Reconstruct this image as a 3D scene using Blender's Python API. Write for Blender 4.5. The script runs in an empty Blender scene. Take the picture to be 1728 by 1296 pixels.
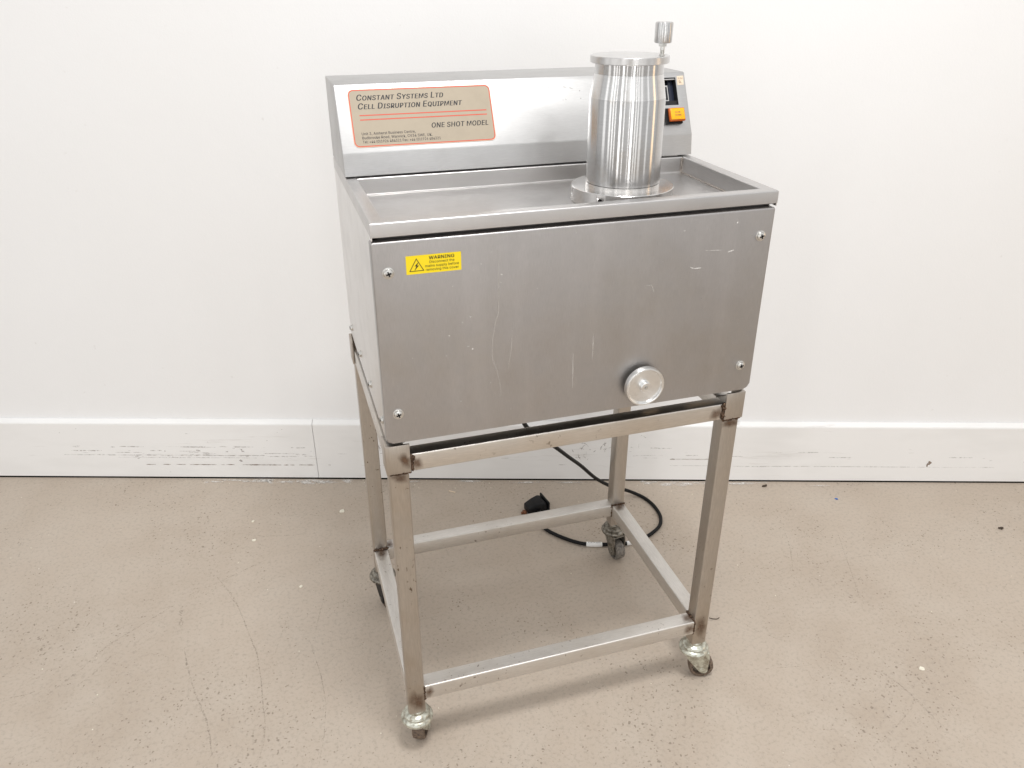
import bpy, bmesh, math, random
from mathutils import Vector, Matrix, noise
random.seed(7)
S = bpy.context.scene
COL = S.collection
R = math.radians

# ------------------------------------------------------------------ camera
cam_d = bpy.data.cameras.new('camera')
cam = bpy.data.objects.new('camera', cam_d); COL.objects.link(cam)
cam_d.sensor_width = 36.0
cam_d.lens = 36.0 * 1342.88 / 1728.0
cam_d.clip_start = 0.02; cam_d.clip_end = 100
_r = Vector((.95549, -.29501, -.00071)); _u = Vector((.13565, .43722, .88906)); _f = Vector((.26197, .84959, -.45778))
cam.matrix_world = Matrix(((_r.x, _u.x, -_f.x, -.1191), (_r.y, _u.y, -_f.y, -1.0003), (_r.z, _u.z, -_f.z, 1.2762), (0, 0, 0, 1)))
S.camera = cam

# ------------------------------------------------------------------ world + lamps (indoor: ceiling panels, plus an added ring of standing ones)
S.view_settings.view_transform = 'Standard'
S.view_settings.look = 'None'
S.view_settings.exposure = 0.0
S.view_settings.gamma = 1.0
W = bpy.data.worlds.new('World'); S.world = W; W.use_nodes = True
W.node_tree.nodes['Background'].inputs['Color'].default_value = (.995, .998, 1.0, 1)
W.node_tree.nodes['Background'].inputs['Strength'].default_value = .71

def lamp(name, loc, target, sx, sy, power, col=(1, .993, .985)):
    d = bpy.data.lights.new(name, 'AREA'); d.shape = 'RECTANGLE'; d.size = sx; d.size_y = sy
    d.energy = power; d.color = col
    o = bpy.data.objects.new(name, d); COL.objects.link(o)
    o.location = loc
    o.rotation_euler = (Vector(target) - Vector(loc)).to_track_quat('-Z', 'Y').to_euler()
    return o
lamp('ceiling_light', (.32, -.60, 2.9), (.32, -.60, 0), .50, .40, 38)
lamp('ceiling_light', (.30, -1.9, 2.9), (.30, -1.4, 0), 3.4, 1.4, 9)
lamp('ceiling_light', (-2.2, -.6, 2.9), (-1.6, -.2, 0), 1.2, 1.6, 8)
lamp('ceiling_light', (2.6, -.8, 2.9), (1.9, -.4, 0), 1.2, 1.6, 3)
def standing(az, wdt, level, col=(1, .993, .985), dist=3.4, z=1.25, h=2.4):
    a = math.radians(az); p = (.4 + dist * math.cos(a), .1 + dist * math.sin(a), z)
    lamp('added_panel_light', p, (.4, .1, z), wdt, h, 1.5 * level * math.pi * wdt * h, col)  # unseen panels added to stripe the cylinder's reflections
for az, wdt, level in ((178, .5, .6), (196, .30, .9), (205, .16, 1.3), (213, .10, 1.6), (228, .30, 1.7), (239, .10, 1.6),
                       (255, .06, 1.8), (263, .26, 2.2), (273, .09, 1.6), (280, .2, .8), (290, .4, .5), (312, .3, .5)):
    standing(az, wdt, level)
standing(336, .42, 1.1, (1, .66, .34))  # added warm panel, for the cylinder's orange stripe
# ------------------------------------------------------------------ materials
def new_mat(name):
    m = bpy.data.materials.new(name); m.use_nodes = True
    nt = m.node_tree
    return m, nt, nt.nodes['Principled BSDF']
def N(nt, t, **kw):
    n = nt.nodes.new(t)
    for k, v in kw.items():
        if hasattr(n, k): setattr(n, k, v)
        else: n.inputs[k].default_value = v
    return n
def L(nt, a, b): nt.links.new(a, b)
def coords(nt, scale=(1, 1, 1)):
    tc = N(nt, 'ShaderNodeTexCoord'); mp = N(nt, 'ShaderNodeMapping')
    mp.inputs['Scale'].default_value = scale
    L(nt, tc.outputs['Object'], mp.inputs['Vector'])
    return mp.outputs['Vector']
def tex_noise(nt, scale, detail=4, rough=.55, sc=(1, 1, 1)):
    n = N(nt, 'ShaderNodeTexNoise'); n.inputs['Scale'].default_value = scale
    n.inputs['Detail'].default_value = detail; n.inputs['Roughness'].default_value = rough
    L(nt, coords(nt, sc), n.inputs['Vector']); return n.outputs['Fac']
def ramp(nt, fac, stops):
    r = N(nt, 'ShaderNodeValToRGB'); cr = r.color_ramp
    while len(cr.elements) < len(stops): cr.elements.new(.5)
    for e, (p, c) in zip(cr.elements, stops):
        e.position = p; e.color = (c if hasattr(c, '__len__') else (c, c, c)) + ((1,) if not hasattr(c, '__len__') or len(c) == 3 else ())
    L(nt, fac, r.inputs['Fac']); return r.outputs['Color']
def mix(nt, a, b, fac, mode='MIX'):
    m = N(nt, 'ShaderNodeMix', data_type='RGBA', blend_type=mode)
    for sock, v in ((m.inputs['Factor'], fac), (m.inputs['A'], a), (m.inputs['B'], b)):
        pass
    def put(s, v):
        if hasattr(v, 'is_output'): L(nt, v, s)
        elif isinstance(v, (int, float)): s.default_value = v
        else: s.default_value = tuple(v) + ((1,) if len(v) == 3 else ())
    put(m.inputs[0], fac); put(m.inputs[6], a); put(m.inputs[7], b)
    return m.outputs[2]
def bump(nt, p, h, strength, dist=.001):
    b = N(nt, 'ShaderNodeBump'); b.inputs['Strength'].default_value = strength; b.inputs['Distance'].default_value = dist
    L(nt, h, b.inputs['Height']); L(nt, b.outputs['Normal'], p.inputs['Normal'])

def steel(name, base, rough, grain=(1, 1, 1), stain=(.33, .25, .17), amount=.25, spots=0., metallic=1.0, rvar=.12, gscale=60, bstr=.12, streak=0):
    """brushed stainless sheet: fine grain stretched along one axis, cloudy tarnish"""
    m, nt, p = new_mat(name)
    p.inputs['Metallic'].default_value = metallic
    g = tex_noise(nt, gscale, 3, .6, grain)
    c = tex_noise(nt, 5, 5, .6)
    c2 = tex_noise(nt, 17, 4, .6)
    col = mix(nt, base, tuple(x * .86 for x in base), ramp(nt, g, [(.3, 0.), (.7, 1.)]))
    col = mix(nt, col, stain, ramp(nt, c, [(.48, 0.), (.85, amount)]))
    col = mix(nt, col, tuple(x * .8 for x in base), ramp(nt, c2, [(.5, 0.), (.8, .45)]))
    if streak:
        k1 = tex_noise(nt, 14, 4, .65, (1, 1, .10)); k2 = tex_noise(nt, 30, 5, .7, (1, 1, .55))
        col = mix(nt, col, tuple(x * 1.22 for x in base), ramp(nt, k1, [(.50, 0.), (.72, streak)]))
        col = mix(nt, col, tuple(x * .80 for x in base), ramp(nt, k2, [(.52, 0.), (.75, streak)]))
    if spots:
        s = tex_noise(nt, 150, 2, .5, (1, 1, .6)); s2 = tex_noise(nt, 9, 2, .5)
        ms = N(nt, 'ShaderNodeMath', operation='MULTIPLY')
        L(nt, ramp(nt, s, [(.66, 0.), (.72, 1.)]), ms.inputs[0]); L(nt, ramp(nt, s2, [(.45, 0.), (.6, spots)]), ms.inputs[1])
        col = mix(nt, col, (.12, .08, .05), ms.outputs[0])
    L(nt, col, p.inputs['Base Color'])
    mr = N(nt, 'ShaderNodeMapRange'); L(nt, c2, mr.inputs['Value'])
    mr.inputs['From Min'].default_value = .3; mr.inputs['From Max'].default_value = .7
    mr.inputs['To Min'].default_value = rough - rvar / 2; mr.inputs['To Max'].default_value = rough + rvar / 2
    L(nt, mr.outputs['Result'], p.inputs['Roughness'])
    bump(nt, p, g, bstr, .0006)
    return m

M = {}
M['cover'] = steel('brushed_steel_cover', (.475, .460, .455), .44, (30, 30, 1.2), (.38, .345, .285), .38, streak=.30)
M['shell'] = steel('satin_steel_shell', (.60, .585, .575), .36, (30, 1.2, 30), (.45, .40, .33), .15)
M['side'] = steel('satin_steel_side', (.82, .805, .79), .40, (30, 30, 1.2), (.45, .40, .33), .12)
M['tray'] = steel('satin_steel_tray', (.60, .585, .575), .36, (1.2, 30, 30), (.45, .40, .33), .15)
M['console'] = steel('satin_steel_console', (.545, .54, .535), .42, (1.2, 40, 40), (.5, .46, .4), .10)
M['tube'] = steel('tarnished_steel_tube', (.53, .488, .44), .40, (14, 14, 1.0), (.36, .25, .14), .55, spots=.9)
M['tubeh'] = steel('tarnished_steel_rail', (.70, .66, .61), .36, (1.0, 14, 14), (.40, .30, .18), .40, spots=.6)
M['stretch'] = steel('brightened_steel_stretcher', (.76, .735, .70), .46, (1.0, 14, 14), (.45, .36, .26), .35, spots=.6, metallic=1.)  # base raised above the leg steel, painting in a bright reflection
M['stretchd'] = steel('brightened_steel_side_stretcher', (.76, .735, .70), .46, (14, 1.0, 14), (.45, .36, .26), .35, spots=.6, metallic=1.)  # same raised base, reflection painted into the colour
M['tubed'] = steel('tarnished_steel_side_rail', (.72, .69, .65), .36, (14, 1., 14), (.40, .30, .18), .40, spots=.6)

def simple(name, col, rough, metallic=0., spec=None, nscale=0, namt=.3, dark=None, bstr=0):
    m, nt, p = new_mat(name)
    p.inputs['Roughness'].default_value = rough; p.inputs['Metallic'].default_value = metallic
    if nscale:
        n = tex_noise(nt, nscale, 4, .6)
        L(nt, mix(nt, col, dark or tuple(x * .6 for x in col), ramp(nt, n, [(.42, 0.), (.68, namt)])), p.inputs['Base Color'])
        if bstr: bump(nt, p, n, bstr, .001)
    else: p.inputs['Base Color'].default_value = tuple(col) + (1,)
    if spec is not None: p.inputs['Specular IOR Level'].default_value = spec
    return m
M['black'] = simple('black_plastic', (.006, .006, .007), .45, spec=.25)
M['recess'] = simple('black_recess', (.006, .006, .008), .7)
M['navy'] = simple('dark_navy_plastic', (.012, .016, .032), .3)
M['gap_dark'] = simple('painted_gap_dark', (.012, .010, .009), .9, spec=.1)  # near-black: paints in shade inside gaps, also dark packing and grime
M['white_plastic'] = simple('white_plastic', (.72, .72, .70), .4)
M['rubber'] = simple('black_cable_rubber', (.006, .006, .0065), .5, spec=.2)
M['zinc'] = simple('pale_zinc_plating', (.62, .63, .55), .30, .75, nscale=120, namt=.8, dark=(.20, .16, .11), bstr=.2)
M['zinc_dirty'] = simple('dirty_zinc_plating', (.30, .28, .24), .40, .8, nscale=140, namt=.9, dark=(.05, .04, .03), bstr=.3)
M['wheel'] = simple('worn_brown_wheel', (.17, .12, .085), .7, 0, nscale=220, namt=.9, dark=(.04, .03, .025), bstr=.4)
M['wheel_grey'] = simple('worn_grey_wheel', (.22, .20, .175), .6, .2, nscale=220, namt=.9, dark=(.05, .045, .04), bstr=.4)
M['rust'] = simple('copper_rust', (.30, .13, .07), .5, .6, nscale=300, namt=.9, dark=(.08, .04, .02), bstr=.3)
M['weld'] = simple('scorched_weld_metal', (.14, .09, .06), .36, .8, nscale=350, namt=.95, dark=(.015, .01, .008), bstr=.3)
M['weld_light'] = simple('clean_weld_metal', (.50, .46, .42), .35, .95, nscale=500, namt=.8, dark=(.15, .12, .1), bstr=.2)
M['screw'] = simple('zinc_screw', (.68, .67, .64), .28, .95, nscale=300, namt=.4)
M['plate'] = simple('tan_nameplate', (.375, .315, .235), .55, .0, nscale=40, namt=.15)
M['red'] = simple('orange_red_print', (.58, .070, .035), .5)
M['cream'] = simple('cream_edge_print', (.66, .46, .32), .5)
M['ink'] = simple('black_print', (.014, .012, .012), .5)
M['yellow'] = simple('yellow_sticker', (.86, .66, .006), .4)
M['tape'] = simple('aged_paper_tape', (.72, .60, .46), .7, nscale=120, namt=.4, dark=(.55, .42, .3))
M['brown_ink'] = simple('brown_handwriting', (.16, .09, .05), .7)
M['tagwhite'] = simple('white_cable_tag', (.82, .82, .80), .35)
M['flake'] = simple('cream_paint_chip', (.80, .76, .64), .6, nscale=200, namt=.4)
M['blue'] = simple('blue_plastic_scrap', (.02, .12, .42), .4)
M['debris_dark'] = simple('dark_brown_crumb', (.07, .05, .035), .8)

# translucent amber push button
m, nt, p = new_mat('amber_button'); M['amber'] = m
p.inputs['Base Color'].default_value = (.95, .42, .003, 1); p.inputs['Roughness'].default_value = .25
p.inputs['Subsurface Weight'].default_value = .25; p.inputs['Subsurface Radius'].default_value = (.004, .002, .0005); p.inputs['Subsurface Scale'].default_value = 1
M['amber_dark'] = simple('deep_amber_skirt', (.50, .10, .008), .22)

def turned(name, base, rough, axis='Z', aniso=.75, ring=(1, 1, 1), rs=220):
    m, nt, p = new_mat(name)
    p.inputs['Metallic'].default_value = 1.0; p.inputs['Roughness'].default_value = rough
    p.inputs['Anisotropic'].default_value = aniso; p.inputs['Anisotropic Rotation'].default_value = .25
    t = N(nt, 'ShaderNodeTangent', direction_type='RADIAL', axis=axis); L(nt, t.outputs['Tangent'], p.inputs['Tangent'])
    n = tex_noise(nt, rs, 2, .6, ring)
    s = tex_noise(nt, 45, 4, .65)
    c = mix(nt, base, tuple(x * .93 for x in base), ramp(nt, n, [(.3, 0.), (.7, 1.)]))
    c = mix(nt, c, (.50, .45, .38), ramp(nt, s, [(.56, 0.), (.75, .5)]))
    L(nt, c, p.inputs['Base Color'])
    bump(nt, p, n, .015, .0002)
    return m
M['alu'] = turned('turned_aluminium', (.62, .615, .61), .18, 'Z', 1.0, (.15, .15, 3))
M['alu_blast'] = turned('satin_aluminium_taper', (.76, .755, .75), .21, 'Z', 1.0, (.15, .15, 3))
M['alu_lid'] = turned('turned_aluminium_lid', (.66, .655, .65), .30, 'Z', .25, (1, 1, 1), 120)
M['alu_flat'] = turned('turned_aluminium_flange', (.78, .765, .75), .26, 'Z', .7, (1, 1, 1), 90)
M['alu_wheel'] = turned('turned_aluminium_handwheel', (.84, .84, .83), .30, 'Y', .7, (1, 1, 1), 90)

# painted wall
m, nt, p = new_mat('white_wall_paint'); M['wall'] = m
n1 = tex_noise(nt, 1.3, 3, .5); n2 = tex_noise(nt, 9, 5, .6); n3 = tex_noise(nt, 240, 3, .6)
c = mix(nt, (.838, .838, .838), (.82, .817, .812), ramp(nt, n1, [(.35, 0.), (.65, 1.)]))
sp = tex_noise(nt, 55, 2, .4, (1, 1, 1)); sp2 = tex_noise(nt, 2.2, 2, .5)
mm = N(nt, 'ShaderNodeMath', operation='MULTIPLY')
L(nt, ramp(nt, sp, [(.74, 0.), (.79, 1.)]), mm.inputs[0]); L(nt, ramp(nt, sp2, [(.45, 0.), (.65, .30)]), mm.inputs[1])
c = mix(nt, c, (.56, .53, .50), mm.outputs[0])
L(nt, c, p.inputs['Base Color']); p.inputs['Roughness'].default_value = .62
add = N(nt, 'ShaderNodeMath', operation='MULTIPLY_ADD'); L(nt, n2, add.inputs[0]); add.inputs[1].default_value = 2.5; L(nt, n3, add.inputs[2])
bump(nt, p, add.outputs[0], .22, .0012)

# gloss painted skirting with scuffs
m, nt, p = new_mat('white_skirting_gloss'); M['skirt'] = m
g1 = tex_noise(nt, 26, 5, .7, (.12, .12, 1.6)); g2 = tex_noise(nt, 5, 3, .6, (.6, .6, 2))
c = mix(nt, (.84, .835, .825), (.50, .47, .44), ramp(nt, g1, [(.62, 0.), (.74, .55)]))
c = mix(nt, c, (.77, .765, .75), ramp(nt, g2, [(.45, 0.), (.7, .8)]))
L(nt, c, p.inputs['Base Color']); p.inputs['Roughness'].default_value = .40
bump(nt, p, g1, .15, .0008)

# dusty painted concrete floor
m, nt, p = new_mat('beige_concrete_floor'); M['floor'] = m
a1 = tex_noise(nt, 1.6, 5, .62); a2 = tex_noise(nt, 7, 6, .65); a3 = tex_noise(nt, 130, 4, .7); a4 = tex_noise(nt, 420, 2, .6)
c = mix(nt, (.495, .420, .345), (.418, .346, .277), ramp(nt, a1, [(.32, 0.), (.68, 1.)]))
c = mix(nt, c, (.505, .44, .37), ramp(nt, a2, [(.40, 0.), (.68, .6)]))
c = mix(nt, c, (.31, .265, .22), ramp(nt, a3, [(.50, 0.), (.70, .60)]))
c = mix(nt, c, (.56, .50, .43), ramp(nt, a4, [(.58, 0.), (.75, .35)]))
# dark pits, thicker in some zones
v = N(nt, 'ShaderNodeTexVoronoi', feature='F1'); v.inputs['Scale'].default_value = 130; v.inputs['Randomness'].default_value = 1
wz = N(nt, 'ShaderNodeTexNoise'); wz.inputs['Scale'].default_value = 70; wz.inputs['Detail'].default_value = 2
vec = coords(nt, (1, 1, 1)); L(nt, vec, wz.inputs['Vector'])
off = N(nt, 'ShaderNodeVectorMath', operation='MULTIPLY_ADD'); L(nt, wz.outputs['Color'], off.inputs[0]); off.inputs[1].default_value = (.014, .014, .014); L(nt, vec, off.inputs[2])
L(nt, off.outputs[0], v.inputs['Vector'])
den = tex_noise(nt, 3.2, 4, .6)
sep = N(nt, 'ShaderNodeSeparateColor'); L(nt, v.outputs['Color'], sep.inputs[0])
th = N(nt, 'ShaderNodeMapRange'); L(nt, sep.outputs[0], th.inputs['Value']); th.inputs['From Min'].default_value = .15; th.inputs['From Max'].default_value = 1.
th.inputs['To Min'].default_value = 0.; th.inputs['To Max'].default_value = .36
dn = N(nt, 'ShaderNodeMath', operation='MULTIPLY'); L(nt, th.outputs[0], dn.inputs[0]); L(nt, ramp(nt, den, [(.38, .1), (.62, 1.)]), dn.inputs[1])
lt = N(nt, 'ShaderNodeMath', operation='LESS_THAN'); L(nt, v.outputs['Distance'], lt.inputs[0]); L(nt, dn.outputs[0], lt.inputs[1])
lm = N(nt, 'ShaderNodeMath', operation='MULTIPLY'); L(nt, lt.outputs[0], lm.inputs[0]); lm.inputs[1].default_value = .62
c = mix(nt, c, (.17, .135, .10), lm.outputs[0])
# a few pale specks
v2 = N(nt, 'ShaderNodeTexVoronoi', feature='F1'); v2.inputs['Scale'].default_value = 14; L(nt, vec, v2.inputs['Vector'])
l2 = N(nt, 'ShaderNodeMath', operation='LESS_THAN'); L(nt, v2.outputs['Distance'], l2.inputs[0]); l2.inputs[1].default_value = .018
c = mix(nt, c, (.80, .76, .70), l2.outputs[0])
L(nt, c, p.inputs['Base Color']); p.inputs['Roughness'].default_value = .58
hb = N(nt, 'ShaderNodeMath', operation='MULTIPLY_ADD'); L(nt, lt.outputs[0], hb.inputs[0]); hb.inputs[1].default_value = -.6; L(nt, a3, hb.inputs[2])
bump(nt, p, hb.outputs[0], .30, .0012)

def decal(name, col, alpha, nscale=60, lo=.40, hi=.62, rough=.6, fade=False):
    m, nt, p = new_mat(name)
    p.inputs['Base Color'].default_value = tuple(col) + (1,); p.inputs['Roughness'].default_value = rough
    n = tex_noise(nt, nscale, 4, .7)
    al = ramp(nt, n, [(lo, 0.), (hi, alpha)])
    if fade:
        at = N(nt, 'ShaderNodeAttribute'); at.attribute_name = 'fade'; mu = N(nt, 'ShaderNodeMath', operation='MULTIPLY')
        L(nt, al, mu.inputs[0]); L(nt, at.outputs['Fac'], mu.inputs[1]); al = mu.outputs[0]
    L(nt, al, p.inputs['Alpha'])
    return m
M['scuff'] = decal('floor_scuff', (.19, .155, .125), .45, 230, .44, .62)
M['scuff_soft'] = decal('floor_scuff_faint', (.22, .18, .14), .38, 260, .46, .64)
M['dust'] = decal('white_dust', (.80, .77, .73), .95, 90, .38, .60, .9, True)
M['skuff'] = decal('skirting_scuff', (.24, .18, .14), .95, 90, .30, .50)
M['skuff_soft'] = decal('skirting_scuff_faint', (.42, .39, .37), .75, 60, .35, .6)
M['drip'] = decal('dried_drip', (.56, .53, .49), .55, 40, .20, .5)
M['scratch'] = decal('bright_scratch', (.85, .84, .80), .85, 150, .3, .6)
M['heat'] = decal('heat_tint', (.12, .065, .035), 1.0, 60, .05, .7, .4, True)
M['drymark'] = decal('faint_grey_mark', (.35, .33, .31), .7, 200, .35, .6)

# ------------------------------------------------------------------ mesh helpers
class MB:
    def __init__(s): s.bm = bmesh.new()
    def box(s, x0, x1, y0, y1, z0, z1, bev=0, seg=2, mat=None, only=None):
        g = bmesh.ops.create_cube(s.bm, size=1)
        vs = g['verts']
        for v in vs:
            v.co = Vector((x0 + (v.co.x + .5) * (x1 - x0), y0 + (v.co.y + .5) * (y1 - y0), z0 + (v.co.z + .5) * (z1 - z0)))
        if bev:
            es = list({e for v in vs for e in v.link_edges})
            if only: es = [e for e in es if only(e)]
            r = bmesh.ops.bevel(s.bm, geom=es, offset=bev, segments=seg, affect='EDGES', profile=.5)
            vs = list({v for f in r['faces'] for v in f.verts} | {v for v in vs if v.is_valid})
        if mat:
            for v in vs: v.co = mat @ v.co
        return vs
    def lathe(s, prof, seg=48, mat=None):
        """profile [(r, z)...] about z; first/last with r=0 close it"""
        rings = []
        nv = []
        for r, z in prof:
            if r < 1e-7:
                v = s.bm.verts.new((0, 0, z)); rings.append([v]); nv.append(v)
            else:
                ring = [s.bm.verts.new((r * math.cos(2 * math.pi * k / seg), r * math.sin(2 * math.pi * k / seg), z)) for k in range(seg)]
                rings.append(ring); nv += ring
        for a, b in zip(rings[:-1], rings[1:]):
            if len(a) == 1 and len(b) == 1: continue
            for k in range(seg):
                k2 = (k + 1) % seg
                if len(a) == 1: s.bm.faces.new((a[0], b[k2], b[k])[::-1])
                elif len(b) == 1: s.bm.faces.new((a[k], a[k2], b[0]))
                else: s.bm.faces.new((a[k], a[k2], b[k2], b[k]))
        if mat:
            for v in nv: v.co = mat @ v.co
        return nv
    def prism(s, poly, axis, a, b, bev=0, seg=2):
        """polygon of 2-D points extruded along axis from a to b. axis x: (y,z); y: (x,z); z: (x,y)"""
        def P(p, t):
            return Vector((t, p[0], p[1])) if axis == 'x' else Vector((p[0], t, p[1])) if axis == 'y' else Vector((p[0], p[1], t))
        A = [s.bm.verts.new(P(p, a)) for p in poly]; B = [s.bm.verts.new(P(p, b)) for p in poly]
        n = len(poly)
        f = [s.bm.faces.new(A[::-1]), s.bm.faces.new(B)]
        for k in range(n): f.append(s.bm.faces.new((A[k], A[(k + 1) % n], B[(k + 1) % n], B[k])))
        if bev:
            bmesh.ops.bevel(s.bm, geom=list({e for x in f for e in x.edges}), offset=bev, segments=seg, affect='EDGES', profile=.5)
        return A + B
    def tube(s, pts, r, seg=10, closed=False, caps=True):
        pts = [Vector(p) for p in pts]; rings = []
        up = Vector((0, 0, 1)); n = len(pts); prev = None
        for i, p in enumerate(pts):
            t = (pts[min(i + 1, n - 1)] - pts[max(i - 1, 0)]).normalized()
            if prev is None:
                a = t.cross(up);
                if a.length < 1e-3: a = t.cross(Vector((1, 0, 0)))
                a.normalize()
            else:
                a = (prev - t * prev.dot(t)).normalized()
            prev = a; b = t.cross(a)
            rr = r(i / (n - 1)) if callable(r) else r
            rings.append([s.bm.verts.new(p + (a * math.cos(2 * math.pi * k / seg) + b * math.sin(2 * math.pi * k / seg)) * rr) for k in range(seg)])
        for A, B in zip(rings[:-1], rings[1:]):
            for k in range(seg): s.bm.faces.new((A[k], A[(k + 1) % seg], B[(k + 1) % seg], B[k]))
        if caps: s.bm.faces.new(rings[0][::-1]); s.bm.faces.new(rings[-1])
    def quad(s, a, b, c, d): return s.bm.faces.new([s.bm.verts.new(x) for x in (a, b, c, d)])
    def blob(s, c, r, sub=2, squash=(1, 1, 1), amp=.3, seed=0):
        g = bmesh.ops.create_icosphere(s.bm, subdivisions=sub, radius=1)
        for v in g['verts']:
            k = 1 + amp * (noise.noise(v.co * 1.7 + Vector((seed, seed * .7, 1.3))))
            v.co = Vector((v.co.x * squash[0], v.co.y * squash[1], v.co.z * squash[2])) * r * k + Vector(c)
    def build(s, name, mat, parent=None, label=None, smooth=True, ang=32, recalc=True):
        if recalc: bmesh.ops.recalc_face_normals(s.bm, faces=s.bm.faces[:])
        if smooth:
            for f in s.bm.faces: f.smooth = True
            for e in s.bm.edges:
                if len(e.link_faces) == 2 and e.calc_face_angle(0) > R(ang): e.smooth = False
        off = Vector(root_of(parent).location) if parent else Vector((0, 0, 0))
        bmesh.ops.translate(s.bm, vec=-off, verts=s.bm.verts[:])
        me = bpy.data.meshes.new(name); s.bm.to_mesh(me); s.bm.free()
        me.materials.append(M[mat] if isinstance(mat, str) else mat)
        o = bpy.data.objects.new(name, me); COL.objects.link(o)
        if parent: o.parent = parent
        if label: o['label'] = label
        return o
def root_of(o):
    while o.parent: o = o.parent
    return o
def thing(name, label, cat, loc=(0, 0, 0), group=None):
    o = bpy.data.objects.new(name, None); COL.objects.link(o); o.location = loc
    o.empty_display_size = .1
    o['label'] = label; o['category'] = cat
    if group: o['group'] = group
    return o
def tag(o, label=None, cat=None, group=None, kind=None):
    if label: o['label'] = label
    if cat: o['category'] = cat
    if group: o['group'] = group
    if kind: o['kind'] = kind
    return o

def frame_mat(o, ex, ey):
    ex = Vector(ex).normalized(); ey = Vector(ey).normalized(); ez = ex.cross(ey)
    o = Vector(o)
    return Matrix(((ex.x, ey.x, ez.x, o.x), (ex.y, ey.y, ez.y, o.y), (ex.z, ey.z, ez.z, o.z), (0, 0, 0, 1)))

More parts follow.
